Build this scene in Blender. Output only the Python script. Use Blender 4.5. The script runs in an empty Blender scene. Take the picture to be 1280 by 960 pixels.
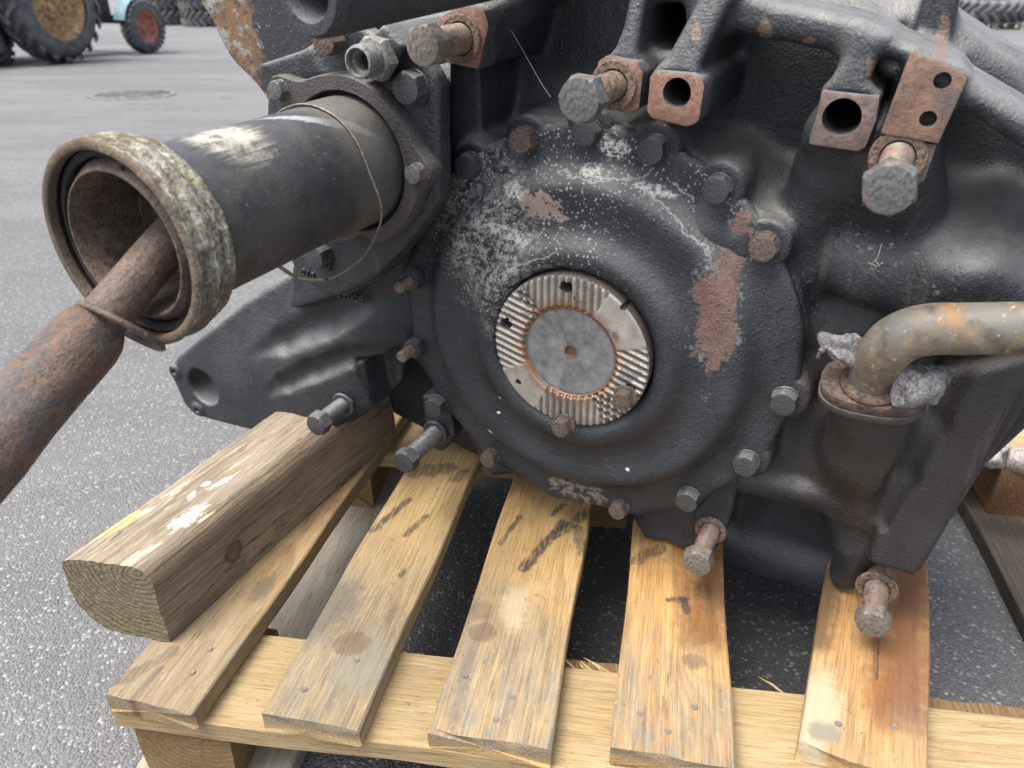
import bpy, bmesh, math, random
import numpy as np
from mathutils import Vector, Matrix
random.seed(7); rng = np.random.default_rng(7)
R_ = math.radians
sc = bpy.context.scene
C = sc.collection

# ------------------------------------------------------------------ camera
CAMH = 0.694                       # lens height over the yard
PITCH = 28.0
cam = bpy.data.cameras.new('camera'); camo = bpy.data.objects.new('camera', cam); C.objects.link(camo)
camo.location = (0, 0, CAMH); camo.rotation_euler = (R_(90-PITCH), 0, 0)
cam.sensor_width = 36; cam.lens = 27.0; cam.clip_start = 0.02; cam.clip_end = 2000
cam.dof.use_dof = True; cam.dof.focus_distance = 0.68; cam.dof.aperture_fstop = 9.0
sc.camera = camo
# ------------------------------------------------------------------ sky, sun, exposure
SUN_EL, SUN_AZ = 68.0, -118.0       # bright overcast, light from high above, over the left shoulder
world = bpy.data.worlds.new('World'); sc.world = world; world.use_nodes = True
wn = world.node_tree.nodes; wl = world.node_tree.links
for n_ in list(wn): wn.remove(n_)
wo = wn.new('ShaderNodeOutputWorld'); bg = wn.new('ShaderNodeBackground'); sky = wn.new('ShaderNodeTexSky')
sky.sky_type = 'NISHITA'; sky.sun_disc = False; sky.sun_elevation = R_(SUN_EL); sky.sun_rotation = R_(SUN_AZ)
sky.air_density = 1.0; sky.dust_density = 6.0; sky.ozone_density = 1.0
hs = wn.new('ShaderNodeHueSaturation'); hs.inputs['Saturation'].default_value = 0.65
wl.new(sky.outputs[0], hs.inputs['Color']); wl.new(hs.outputs[0], bg.inputs[0]); wl.new(bg.outputs[0], wo.inputs[0])
bg.inputs[1].default_value = 0.15
sl = bpy.data.lights.new('sun', 'SUN'); sl.energy = 1.4; sl.angle = R_(35); sl.color = (1, .995, .945)
so = bpy.data.objects.new('sun', sl); C.objects.link(so)
_d = Vector((math.sin(R_(SUN_AZ))*math.cos(R_(SUN_EL)), math.cos(R_(SUN_AZ))*math.cos(R_(SUN_EL)), math.sin(R_(SUN_EL))))
so.rotation_euler = _d.to_track_quat('Z', 'Y').to_euler(); so.location = (0, 0, 6)
sc.view_settings.view_transform = 'Standard'; sc.view_settings.look = 'None'
sc.view_settings.exposure = 1.4; sc.view_settings.gamma = 1.0
sc.cycles.use_denoising = True

# ------------------------------------------------------------------ pixel -> place helpers (1280x960 photo pixels)
F_ = 960.0
_p = R_(PITCH)
FWD = np.array([0, math.cos(_p), -math.sin(_p)]); UPV = np.array([0, math.sin(_p), math.cos(_p)]); RTV = np.array([1., 0, 0])
CAM = np.array([0, 0, CAMH])
def ray(x, y): return FWD + RTV*((x-640)/F_) - UPV*((y-480)/F_)
def onz(x, y, z):                     # pixel on the level plane z
    r = ray(x, y); return CAM + r*((z-CAMH)/r[2])
SL0, SLK = 1.5, 0.02                  # the yard falls 2 % away from 1.5 m on
def gz(y): return -SLK*max(0., min(y, 60.)-SL0)
def onground(x, y):
    r = ray(x, y); t = -CAMH/r[2]
    if t*r[1] > SL0: t = (-SLK*(0-SL0) - CAMH)/(r[2]+SLK*r[1])
    return CAM + r*t
_y, _a = R_(26.5), R_(2.0)            # the gearbox's own frame: u right, v up, n out of its face
_I = np.array([math.sin(_y)*math.cos(_a), math.cos(_y)*math.cos(_a), math.sin(_a)])
GN = -_I; GR = np.array([math.cos(_y), -math.sin(_y), 0]); GU = np.cross(GN, GR)
HUB = np.array([0.051, 0.629, -0.304+CAMH])
def loc(p): d = np.asarray(p)-HUB; return np.array([d@GR, d@GU, d@GN])
def wld(q): return HUB + GR*q[0] + GU*q[1] + GN*q[2]
def at(x, y, n):                      # pixel on the gearbox plane n -> (u,v,n)
    r = ray(x, y); t = ((HUB+n*GN-CAM)@GN)/(r@GN); return loc(CAM+r*t)
def P2(n, pts): return np.array([at(x, y, n)[:2] for x, y in pts])
def P3(pts): return np.array([at(x, y, n) for x, y, n in pts])

# ------------------------------------------------------------------ object helpers
def mesh(name, v, f, smooth=True, sharp=None):
    me = bpy.data.meshes.new(name); me.from_pydata([tuple(map(float, p)) for p in v], [], [tuple(map(int, q)) for q in f]); me.update()
    if smooth:
        me.polygons.foreach_set('use_smooth', [True]*len(me.polygons))
        if sharp: me.set_sharp_from_angle(angle=R_(sharp))
    return me
def obj(name, me, mat=None, parent=None, M=None):
    o = bpy.data.objects.new(name, me); C.objects.link(o)
    if mat is not None and me is not None and not me.materials: me.materials.append(mat)
    if parent is not None: o.parent = parent
    if M is not None: o.matrix_local = M
    return o
def tag(o, label=None, cat=None, group=None, kind=None):
    if label: o['label'] = label
    if cat: o['category'] = cat
    if group: o['group'] = group
    if kind: o['kind'] = kind
    return o
def thing(name, label, cat, M, group=None):
    o = bpy.data.objects.new(name, None); C.objects.link(o); o.empty_display_size = .05; o.matrix_world = M
    return tag(o, label, cat, group)
def lathe(prof, seg=64, rfun=None, close=False):
    v, f = [], []
    m = len(prof)
    for i in range(seg):
        a = 2*math.pi*i/seg
        for j, (r, z) in enumerate(prof):
            rr = r if rfun is None else rfun(r, z, a, j)
            if isinstance(rr, tuple): rr, z = rr
            v.append((rr*math.cos(a), rr*math.sin(a), z))
    for i in range(seg):
        k = (i+1) % seg
        for j in range(m-1 if not close else m):
            l = (j+1) % m
            f.append((i*m+j, k*m+j, k*m+l, i*m+l))
    return v, f
def frame_from(axis, up=(0, 0, 1)):
    z = Vector(axis).normalized(); x = Vector(up).cross(z)
    if x.length < 1e-4: x = Vector((1, 0, 0))
    x.normalize(); y = z.cross(x)
    return Matrix((x, y, z)).transposed()
def smooth_path(pts, n=8):
    pts = [np.array(p, float) for p in pts]; out = []
    for i in range(len(pts)-1):
        p0 = pts[max(i-1, 0)]; p1 = pts[i]; p2 = pts[i+1]; p3 = pts[min(i+2, len(pts)-1)]
        for k in range(n):
            t = k/n
            out.append(.5*((2*p1)+(-p0+p2)*t+(2*p0-5*p1+4*p2-p3)*t*t+(-p0+3*p1-3*p2+p3)*t**3))
    out.append(pts[-1]); return out
def tube(path, r, seg=12, caps=True, closed=False):
    path = [np.array(p, float) for p in path]; n = len(path); v, f = [], []
    rr = r if hasattr(r, '__len__') else [r]*n
    ref = None
    for i in range(n):
        a = path[(i-1) % n] if (closed or i > 0) else path[i]; b = path[(i+1) % n] if (closed or i < n-1) else path[i]
        t = (b-a)/max(np.linalg.norm(b-a), 1e-9)
        if ref is None: ref = np.cross(t, [0, 0, 1.]) if abs(t[2]) < .9 else np.cross(t, [1., 0, 0])
        ref = ref - t*(ref@t); ref /= max(np.linalg.norm(ref), 1e-9); bi = np.cross(t, ref)
        for k in range(seg):
            an = 2*math.pi*k/seg; v.append(path[i]+(ref*math.cos(an)+bi*math.sin(an))*rr[i])
    for i in range(n if closed else n-1):
        j = (i+1) % n
        for k in range(seg):
            l = (k+1) % seg; f.append((i*seg+k, i*seg+l, j*seg+l, j*seg+k))
    if caps and not closed:
        f.append(tuple(reversed(range(seg)))); f.append(tuple((n-1)*seg+k for k in range(seg)))
    return v, f
def merge(*parts):
    V, Fc = [], []
    for v, f in parts:
        o = len(V); V += [tuple(p) for p in v]; Fc += [tuple(i+o for i in q) for q in f]
    return V, Fc
def boxv(cx, cy, cz, sx, sy, sz):
    v = [(cx+sx*i/2, cy+sy*j/2, cz+sz*k/2) for k in (-1, 1) for j in (-1, 1) for i in (-1, 1)]
    f = [(0, 2, 3, 1), (4, 5, 7, 6), (0, 1, 5, 4), (2, 6, 7, 3), (0, 4, 6, 2), (1, 3, 7, 5)]
    return v, f
def bevel(me, w, seg=2, ang=30):
    bm = bmesh.new(); bm.from_mesh(me)
    es = [e for e in bm.edges if len(e.link_faces) == 2 and e.calc_face_angle(0) > R_(ang)]
    bmesh.ops.bevel(bm, geom=es, offset=w, segments=seg, profile=.5, affect='EDGES', clamp_overlap=True)
    bm.to_mesh(me); bm.free()
    me.polygons.foreach_set('use_smooth', [True]*len(me.polygons)); me.set_sharp_from_angle(angle=R_(40)); return me
def prism(poly, z0, z1, bev=0, seg=2):
    n = len(poly); v = [(p[0], p[1], z0) for p in poly]+[(p[0], p[1], z1) for p in poly]
    ar = sum(poly[i][0]*poly[(i+1) % n][1]-poly[(i+1) % n][0]*poly[i][1] for i in range(n))
    f = [tuple(reversed(range(n))), tuple(range(n, 2*n))]+[(i, (i+1) % n, n+(i+1) % n, n+i) for i in range(n)]
    if ar < 0: f = [tuple(reversed(q)) for q in f]
    me = mesh('prism', v, f, smooth=False)
    return bevel(me, bev, seg) if bev else me

# ------------------------------------------------------------------ material helpers
class NT:
    def __init__(s, name):
        s.m = bpy.data.materials.new(name); s.m.use_nodes = True; s.t = s.m.node_tree; s.N = s.t.nodes; s.L = s.t.links
        for x in list(s.N): s.N.remove(x)
        s.out = s.N.new('ShaderNodeOutputMaterial'); s.b = s.N.new('ShaderNodeBsdfPrincipled'); s.L.new(s.b.outputs[0], s.out.inputs[0])
        s.tc = s.N.new('ShaderNodeTexCoord'); s.obj = s.tc.outputs['Object']; s.geo = s.N.new('ShaderNodeNewGeometry')
    def put(s, sock, v):
        if v is None: return
        if hasattr(v, 'is_linked') or hasattr(v, 'links'): s.L.new(v, sock)
        else:
            if hasattr(sock.default_value, '__len__') and not hasattr(v, '__len__'): v = (v,)*len(sock.default_value)
            if hasattr(v, '__len__') and len(sock.default_value) == 4 and len(v) == 3: v = (*v, 1)
            sock.default_value = v
    def math(s, op, a, b=None, c=None, clamp=False):
        n = s.N.new('ShaderNodeMath'); n.operation = op; n.use_clamp = clamp
        s.put(n.inputs[0], a); s.put(n.inputs[1], b); s.put(n.inputs[2], c); return n.outputs[0]
    def vec(s, op, a, b=None):
        n = s.N.new('ShaderNodeVectorMath'); n.operation = op; s.put(n.inputs[0], a); s.put(n.inputs[1], b)
        return n.outputs['Value'] if op in ('LENGTH', 'DOT_PRODUCT', 'DISTANCE') else n.outputs[0]
    def sep(s, v): n = s.N.new('ShaderNodeSeparateXYZ'); s.put(n.inputs[0], v); return n.outputs
    def comb(s, x, y, z):
        n = s.N.new('ShaderNodeCombineXYZ'); s.put(n.inputs[0], x); s.put(n.inputs[1], y); s.put(n.inputs[2], z); return n.outputs[0]
    def map(s, v, scale=(1, 1, 1), loc=(0, 0, 0), rot=(0, 0, 0)):
        n = s.N.new('ShaderNodeMapping'); s.put(n.inputs[0], v); s.put(n.inputs[1], loc); s.put(n.inputs[2], rot); s.put(n.inputs[3], scale); return n.outputs[0]
    def noise(s, v, scale, detail=3, rough=.55, dist=0, col=False):
        n = s.N.new('ShaderNodeTexNoise'); s.put(n.inputs['Vector'], v); s.put(n.inputs['Scale'], scale); s.put(n.inputs['Detail'], detail)
        s.put(n.inputs['Roughness'], rough); s.put(n.inputs['Distortion'], dist); return n.outputs[1] if col else n.outputs[0]
    def vor(s, v, scale, feature='F1', rand=1, out='Distance'):
        n = s.N.new('ShaderNodeTexVoronoi'); n.feature = feature; s.put(n.inputs['Vector'], v); s.put(n.inputs['Scale'], scale); s.put(n.inputs['Randomness'], rand); return n.outputs[out]
    def ramp(s, f, stops, interp='LINEAR'):
        n = s.N.new('ShaderNodeValToRGB'); n.color_ramp.interpolation = interp; e = n.color_ramp.elements
        while len(e) < len(stops): e.new(.5)
        for el, (p, c) in zip(e, stops):
            el.position = p; el.color = (c, c, c, 1) if not hasattr(c, '__len__') else (*c[:3], 1)
        s.put(n.inputs[0], f); return n.outputs[0]
    def step(s, f, a, b, lo=0., hi=1.):
        n = s.N.new('ShaderNodeMapRange'); n.interpolation_type = 'SMOOTHSTEP'; s.put(n.inputs[0], f)
        s.put(n.inputs[1], a); s.put(n.inputs[2], b); s.put(n.inputs[3], lo); s.put(n.inputs[4], hi); return n.outputs[0]
    def mix(s, f, a, b, mode='MIX'):
        n = s.N.new('ShaderNodeMix'); n.data_type = 'RGBA'; n.blend_type = mode
        s.put(n.inputs[0], f); s.put(n.inputs[6], a); s.put(n.inputs[7], b); return n.outputs[2]
    def bump(s, h, strength=.3, dist=.001, prev=None):
        n = s.N.new('ShaderNodeBump'); s.put(n.inputs['Height'], h); n.inputs['Strength'].default_value = strength; n.inputs['Distance'].default_value = dist
        if prev is not None: s.L.new(prev, n.inputs['Normal'])
        return n.outputs[0]
    def set(s, col=None, rough=None, metal=None, normal=None, spec=None):
        s.put(s.b.inputs['Base Color'], col); s.put(s.b.inputs['Roughness'], rough); s.put(s.b.inputs['Metallic'], metal)
        s.put(s.b.inputs['Specular IOR Level'], spec)
        if normal is not None: s.L.new(normal, s.b.inputs['Normal'])
        return s.m
    def ell(s, v, c, rx, ry, ang=0, wob=0, wscale=60, soft=.15):   # blob with a shape of its own in object xy
        q = s.map(s.vec('SUBTRACT', v, c), (1, 1, 0), (0, 0, 0), (0, 0, -ang))
        x, y, _ = s.sep(q)
        d = s.math('SQRT', s.math('ADD', s.math('POWER', s.math('DIVIDE', x, rx), 2), s.math('POWER', s.math('DIVIDE', y, ry), 2)))
        if wob: d = s.math('ADD', d, s.math('MULTIPLY', s.math('SUBTRACT', s.noise(v, wscale, 6, .72), .5), wob*2.2))
        return s.step(d, 1-soft, 1+soft, 1, 0)
    def seg(s, v, a, b, w, soft=.3, wob=0.):           # capsule stroke in object xy
        a = np.array(a, float); b = np.array(b, float); L = np.linalg.norm(b-a); an = math.atan2(b[1]-a[1], b[0]-a[0]); m = (a+b)/2
        q = s.map(s.vec('SUBTRACT', v, (m[0], m[1], 0)), (1, 1, 0)); n = s.N.new('ShaderNodeVectorRotate'); n.rotation_type = 'Z_AXIS'
        s.put(n.inputs['Vector'], q); n.inputs['Angle'].default_value = -an; x, y, _ = s.sep(n.outputs[0])
        x = s.math('MAXIMUM', s.math('SUBTRACT', s.math('ABSOLUTE', x), L/2), 0)
        d = s.math('SQRT', s.math('ADD', s.math('MULTIPLY', x, x), s.math('MULTIPLY', y, y)))
        if wob: d = s.math('ADD', d, s.math('MULTIPLY', s.math('SUBTRACT', s.noise(v, 90, 3), .5), wob))
        return s.step(d, w*(1-soft), w*(1+soft), 1, 0)

def upmask(t, lo=.2, hi=.95):
    return t.step(t.sep(t.geo.outputs['Normal'])[2], lo, hi)
def painted(name, dark=(.012, .0145, .0185), lite=(.033, .037, .043), dust=.72, extra=None, rough=(.42, .66), bumpk=1.0):
    t = NT(name); o = t.obj
    n1 = t.noise(o, 22, 5, .6); n2 = t.noise(o, 160, 3); n3 = t.noise(o, 7, 3)
    col = t.mix(t.ramp(n1, [(.3, 0), (.75, 1)]), dark, lite)
    gr = t.noise(o, 620, 3, .7); col = t.mix(t.ramp(gr, [(.36, .6), (.5, 0)]), col, tuple(v_*.45 for v_ in dark)); col = t.mix(t.ramp(gr, [(.52, 0), (.68, .45)]), col, tuple(v_*1.9 for v_ in lite))
    dm = t.math('MULTIPLY', upmask(t, .05, .9), t.ramp(t.noise(o, 38, 6, .72), [(.22, .22*dust), (.68, dust)]))
    col = t.mix(dm, col, (.20, .197, .185))
    spk = t.math('MULTIPLY', t.step(t.vor(o, 190), .10, .16, 1, 0), t.ramp(n3, [(.56, 0), (.72, .5)]))
    col = t.mix(spk, col, (.32, .32, .30))
    # chipped rust freckles
    rs = t.math('MULTIPLY', t.step(t.noise(o, 75, 5, .7), .66, .72), .55)
    col = t.mix(rs, col, (.10, .065, .045))
    if extra: col = extra(t, col)
    h = t.math('ADD', t.math('MULTIPLY', n2, .5), t.math('MULTIPLY', t.noise(o, 480, 2), .6))
    h = t.math('ADD', h, t.math('MULTIPLY', t.step(t.vor(o, 130), .05, .30, 1, 0), .25))
    nm = t.bump(h, .7*bumpk, .0020)
    return t.set(col, t.step(n1, .3, .7, *rough), 0, nm)
def rusty(name, a=(.15, .085, .058), b=(.27, .165, .115), dark=(.05, .035, .03), darkamt=.35, rough=.85, scale=1., grey=None):
    t = NT(name); o = t.obj
    n1 = t.noise(o, 45*scale, 6, .65); n2 = t.noise(o, 14*scale, 4, .6, 1.); n3 = t.noise(o, 350*scale, 3)
    col = t.mix(t.ramp(n1, [(.3, 0), (.7, 1)]), a, b)
    col = t.mix(t.math('MULTIPLY', t.step(n2, .5, .62), darkamt*1.6, clamp=True), col, dark)
    if grey: col = t.mix(t.step(t.noise(o, 9*scale, 5, .7), grey[0], grey[0]+.12), col, grey[1])
    n4 = t.noise(o, 170*scale, 5, .75)
    col = t.mix(t.ramp(n4, [(.36, .75), (.47, 0)]), col, tuple(v_*.4 for v_ in a)); col = t.mix(t.ramp(n4, [(.55, 0), (.68, .55)]), col, tuple(min(1, v_*1.5) for v_ in b))
    col = t.mix(t.ramp(n3, [(.36, .6), (.5, 0)]), col, (.03, .02, .015))
    nm = t.bump(t.math('ADD', n4, t.math('MULTIPLY', n3, .5)), .8, .0018)
    return t.set(col, rough, 0, nm)
def steel(name, col=(.16, .16, .155), rustamt=.3, rough=.5, metal=.6, rust=(.19, .10, .06)):
    t = NT(name); o = t.obj
    n1 = t.noise(o, 75, 6, .75); n2 = t.noise(o, 330, 4, .7)
    c = t.mix(t.ramp(n2, [(.36, 0), (.64, 1)]), tuple(x*.5 for x in col), tuple(x*1.35 for x in col))
    m = t.step(n1, .62-rustamt*.4, .72-rustamt*.4)
    c = t.mix(t.math('MULTIPLY', m, .85), c, rust)
    return t.set(c, t.step(m, 0, 1, rough, .85), t.math('MULTIPLY', t.math('SUBTRACT', 1, m), metal), t.bump(n2, .3, .0006))
# ------------------------------------------------------------------ ground
def asphalt():
    t = NT('asphalt'); g = t.N.new('ShaderNodeNewGeometry').outputs['Position']
    v = t.vor(g, 290, out='Color'); st = t.sep(v)[0]
    d = t.vor(g, 290); big = t.noise(g, .9, 4, .6); med = t.noise(g, 9, 4, .6)
    base = t.mix(t.ramp(st, [(.0, 0), (1, 1)]), (.112, .112, .113), (.185, .185, .184))
    base = t.mix(t.step(t.vor(g, 560), .33, .55, 0, .55), base, (.04, .04, .042))
    base = t.mix(t.ramp(med, [(.35, .3), (.65, 0)]), base, (.09, .09, .092))
    streak = t.noise(t.map(g, (.22, .8, 1), rot=(0, 0, R_(-25))), 1.6, 5, .65)
    base = t.mix(t.ramp(streak, [(.42, 0), (.72, .30)]), base, (.34, .34, .33))
    base = t.mix(t.ramp(big, [(.4, .3), (.6, 0)]), base, (.09, .09, .092))
    spot = t.math('MULTIPLY', t.step(t.noise(g, 2.6, 5, .7), .62, .68), .45); base = t.mix(spot, base, (.06, .06, .062))
    # ragged patch of much darker asphalt under the pallet
    dark_patch = t.ell(g, (.13, .80, 0), .34, .40, R_(-20), .35, 7, .22)
    base = t.mix(t.math('MULTIPLY', dark_patch, .80), base, (.016, .016, .017))
    base = t.mix(t.math('MULTIPLY', t.step(st, .90, .98), t.step(dark_patch, 0, 1, .8, .4)), base, (.30, .30, .295))
    h = t.math('ADD', t.math('MULTIPLY', d, -1.), t.math('MULTIPLY', st, .5))
    nm = t.bump(t.noise(g, 60, 3), .3, .003); nm = t.bump(h, .8, .0035, nm)
    return t.set(base, .85, 0, nm, .5)
ys = [-300, -40, -3, 0, SL0, 3, 6, 10, 16, 25, 40, 60, 400, 900]; xs = [-800, -60, -10, -4, 0, 4, 10, 60, 800]
gv = [(x, y, gz(y)) for y in ys for x in xs]; W_ = len(xs)
gf = [(j*W_+i, j*W_+i+1, (j+1)*W_+i+1, (j+1)*W_+i) for j in range(len(ys)-1) for i in range(W_-1)]
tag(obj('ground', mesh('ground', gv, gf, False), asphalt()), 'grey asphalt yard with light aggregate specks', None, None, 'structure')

# ------------------------------------------------------------------ signed-distance casting builder (smooth unions, meshed with surface nets)
class SDF:
    def __init__(s, lo, hi, h):
        s.lo = np.array(lo, float); s.h = h; s.n = np.ceil((np.array(hi)-s.lo)/h).astype(int)+1
        s.ax = [s.lo[i]+h*np.arange(s.n[i]) for i in range(3)]
        s.F = np.full(s.n, .06, np.float32)
    def blk(s, lo, hi, pad):
        a = np.clip(np.floor((np.array(lo)-pad-s.lo)/s.h).astype(int), 0, s.n-1); b = np.clip(np.ceil((np.array(hi)+pad-s.lo)/s.h).astype(int)+1, 1, s.n)
        sl = tuple(slice(i, max(j, i+1)) for i, j in zip(a, b))
        X = s.ax[0][sl[0]][:, None, None]; Y = s.ax[1][sl[1]][None, :, None]; Z = s.ax[2][sl[2]][None, None, :]
        return sl, X.astype(np.float32), Y.astype(np.float32), Z.astype(np.float32)
    def comb(s, sl, d, k, op):
        A = s.F[sl]
        d = np.broadcast_to(d, A.shape)
        if op == 'sub': A2, B2 = -A, d
        else: A2, B2 = A, d
        if k > 0:
            h = np.clip(.5+.5*(B2-A2)/k, 0, 1); r = B2*(1-h)+A2*h-k*h*(1-h)
        else: r = np.minimum(A2, B2)
        s.F[sl] = (-r if op == 'sub' else r)
    @staticmethod
    def poly2(p, X, Y):
        d = np.full(np.broadcast(X, Y).shape, 1e9, np.float32); sg = np.ones_like(d); n = len(p)
        for i in range(n):
            a = p[i]; b = p[i-1]; ex, ey = b-a; wx = X-a[0]; wy = Y-a[1]
            t = np.clip((wx*ex+wy*ey)/(ex*ex+ey*ey+1e-12), 0, 1); dx = wx-ex*t; dy = wy-ey*t
            d = np.minimum(d, dx*dx+dy*dy)
            c1 = Y >= a[1]; c2 = Y < b[1]; c3 = ex*wy > ey*wx
            sg = np.where((c1 & c2 & c3) | (~c1 & ~c2 & ~c3), -sg, sg)
        return sg*np.sqrt(d)
    def prism(s, p, n0, n1, r=.004, k=.01, op='add', taper=0., top=None):
        p = np.asarray(p, float); pad = .05
        sl, X, Y, Z = s.blk((*p.min(0), n0), (*p.max(0), n1 if top is None else .1), pad)
        d2 = s.poly2(p, X[:, :, 0], Y[:, :, 0])[:, :, None]
        if taper: d2 = d2-(n1-Z)*taper
        t1 = n1 if top is None else top(X[:, :, 0], Y[:, :, 0])[:, :, None]
        dn = np.maximum(Z-t1, n0-Z)
        a = d2+r; b = dn+r
        d = np.minimum(np.maximum(a, b), 0)+np.sqrt(np.maximum(a, 0)**2+np.maximum(b, 0)**2)-r
        s.comb(sl, d.astype(np.float32), k, op)
    def cap(s, a, b, ra, rb=None, k=.01, op='add', flat=None):
        rb = ra if rb is None else rb; a = np.array(a, float); b = np.array(b, float); m = max(ra, rb)
        sl, X, Y, Z = s.blk(np.minimum(a, b)-m, np.maximum(a, b)+m, .04)
        e = b-a; L2 = e@e
        t = np.clip(((X-a[0])*e[0]+(Y-a[1])*e[1]+(Z-a[2])*e[2])/L2, 0, 1)
        d = np.sqrt((X-a[0]-e[0]*t)**2+(Y-a[1]-e[1]*t)**2+(Z-a[2]-e[2]*t)**2)-(ra+(rb-ra)*t)
        s.comb(sl, d.astype(np.float32), k, op)
    def path(s, pts, r, k=.01, op='add'):
        for i in range(len(pts)-1):
            r0, r1 = (r[i], r[i+1]) if hasattr(r, '__len__') else (r, r)
            s.cap(pts[i], pts[i+1], r0, r1, k, op)
    def cyl(s, a, b, r, k=.008, op='add', rd=.002):
        a = np.array(a, float); b = np.array(b, float)
        sl, X, Y, Z = s.blk(np.minimum(a, b)-r, np.maximum(a, b)+r, .04)
        e = b-a; L = np.linalg.norm(e); e = e/L; c = (a+b)/2
        h = (X-c[0])*e[0]+(Y-c[1])*e[1]+(Z-c[2])*e[2]
        q = np.sqrt(np.maximum((X-c[0])**2+(Y-c[1])**2+(Z-c[2])**2-h*h, 0))
        A = q-r+rd; B = np.abs(h)-L/2+rd
        d = np.minimum(np.maximum(A, B), 0)+np.sqrt(np.maximum(A, 0)**2+np.maximum(B, 0)**2)-rd
        s.comb(sl, d.astype(np.float32), k, op)
    def box(s, c, ax, half, r=.004, k=.01, op='add'):
        c = np.array(c, float); m = np.linalg.norm(half); sl, X, Y, Z = s.blk(c-m, c+m, .03)
        q = [np.abs((X-c[0])*a[0]+(Y-c[1])*a[1]+(Z-c[2])*a[2])-hh+r for a, hh in zip(ax, half)]
        d = np.sqrt(sum(np.maximum(x, 0)**2 for x in q))+np.minimum(np.maximum(np.maximum(q[0], q[1]), q[2]), 0)-r
        s.comb(sl, d.astype(np.float32), k, op)
    def mesh(s, name, jitter=.0):
        F = s.F
        F[0] = F[-1] = .05; F[:, 0] = F[:, -1] = .05; F[:, :, 0] = F[:, :, -1] = .05
        In = F < 0; n = s.n
        cnt = np.zeros(n-1, np.int8)
        offs = [(i, j, k) for i in (0, 1) for j in (0, 1) for k in (0, 1)]
        for i, j, k in offs: cnt += In[i:n[0]-1+i, j:n[1]-1+j, k:n[2]-1+k]
        act = (cnt > 0) & (cnt < 8); idx = np.full(n-1, -1, np.int64); I = np.argwhere(act); idx[act] = np.arange(len(I))
        vals = np.stack([F[I[:, 0]+i, I[:, 1]+j, I[:, 2]+k] for i, j, k in offs], 1)
        acc = np.zeros((len(I), 3)); c = np.zeros(len(I)); O = np.array(offs, float)
        for a in range(8):
            for b in range(a+1, 8):
                if np.abs(O[a]-O[b]).sum() != 1: continue
                m = (vals[:, a] < 0) != (vals[:, b] < 0); va = vals[m, a]; vb = vals[m, b]; t = (va/(va-vb))[:, None]
                acc[m] += O[a]+(O[b]-O[a])*t; c[m] += 1
        V = (I+acc/c[:, None])*s.h+s.lo
        Q = []
        for d in range(3):
            e1, e2 = [(1, 2), (2, 0), (0, 1)][d]
            A = In[tuple(slice(0, -1) if q == d else slice(1, -1) for q in range(3))]; B = In[tuple(slice(1, None) if q == d else slice(1, -1) for q in range(3))]
            ch = np.argwhere(A != B)
            if not len(ch): continue
            base = ch.copy(); base[:, e1] += 1; base[:, e2] += 1
            flip = B[tuple(ch.T)]
            def g(o1, o2): q = base.copy(); q[:, e1] -= o1; q[:, e2] -= o2; return idx[tuple(q.T)]
            q = np.stack([g(1, 1), g(0, 1), g(0, 0), g(1, 0)], 1); q[flip] = q[flip][:, ::-1]; Q.append(q)
        Q = np.concatenate(Q); me = bpy.data.meshes.new(name)
        me.vertices.add(len(V)); me.vertices.foreach_set('co', V.astype(np.float32).ravel())
        me.loops.add(Q.size); me.loops.foreach_set('vertex_index', Q.astype(np.int32).ravel())
        me.polygons.add(len(Q)); me.polygons.foreach_set('loop_start', np.arange(0, Q.size, 4, dtype=np.int32)); me.polygons.foreach_set('loop_total', np.full(len(Q), 4, np.int32))
        me.polygons.foreach_set('use_smooth', np.ones(len(Q), bool)); me.update(); me.validate(); return me
def rbf(ctrl, smooth=1e-4):
    P = np.array([at(x, y, n) for x, y, n in ctrl]); n = len(P)
    def U(r2): return .5*r2*np.log(r2+1e-12)
    D = ((P[:, None, :2]-P[None, :, :2])**2).sum(-1); K = U(D)+np.eye(n)*smooth
    A = np.zeros((n+3, n+3)); A[:n, :n] = K; A[:n, n] = 1; A[:n, n+1:] = P[:, :2]; A[n, :n] = 1; A[n+1:, :n] = P[:, :2].T
    w = np.linalg.solve(A, np.concatenate([P[:, 2], [0, 0, 0]]))
    def f(X, Y):
        X, Y = np.broadcast_arrays(X, Y); r = w[n]+w[n+1]*X+w[n+2]*Y
        for i in range(n): r = r+w[i]*U((X-P[i, 0])**2+(Y-P[i, 1])**2)
        return np.clip(r, -.19, .01)
    return f

# ------------------------------------------------------------------ gearbox
V0 = 0.245
GM = Matrix(((GR[0], GU[0], GN[0], 0), (GR[1], GU[1], GN[1], 0), (GR[2], GU[2], GN[2], 0), (0, 0, 0, 1)))
base = wld((0, -V0, 0)); GM.translation = Vector(base)
gear = thing('gearbox', 'large black cast-iron gearbox with round bolted cover standing on a wooden pallet', 'gearbox', GM)
T0 = Matrix.Translation((0, V0, 0))
def gp(name, me, mat, parent=None, M=None, label=None):
    p = parent if parent is not None else gear
    o = obj(name, me, mat, p)
    m = M if M is not None else Matrix.Identity(4)
    o.matrix_local = (T0 @ m) if p is gear else m
    if label: o['label'] = label
    return o

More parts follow.
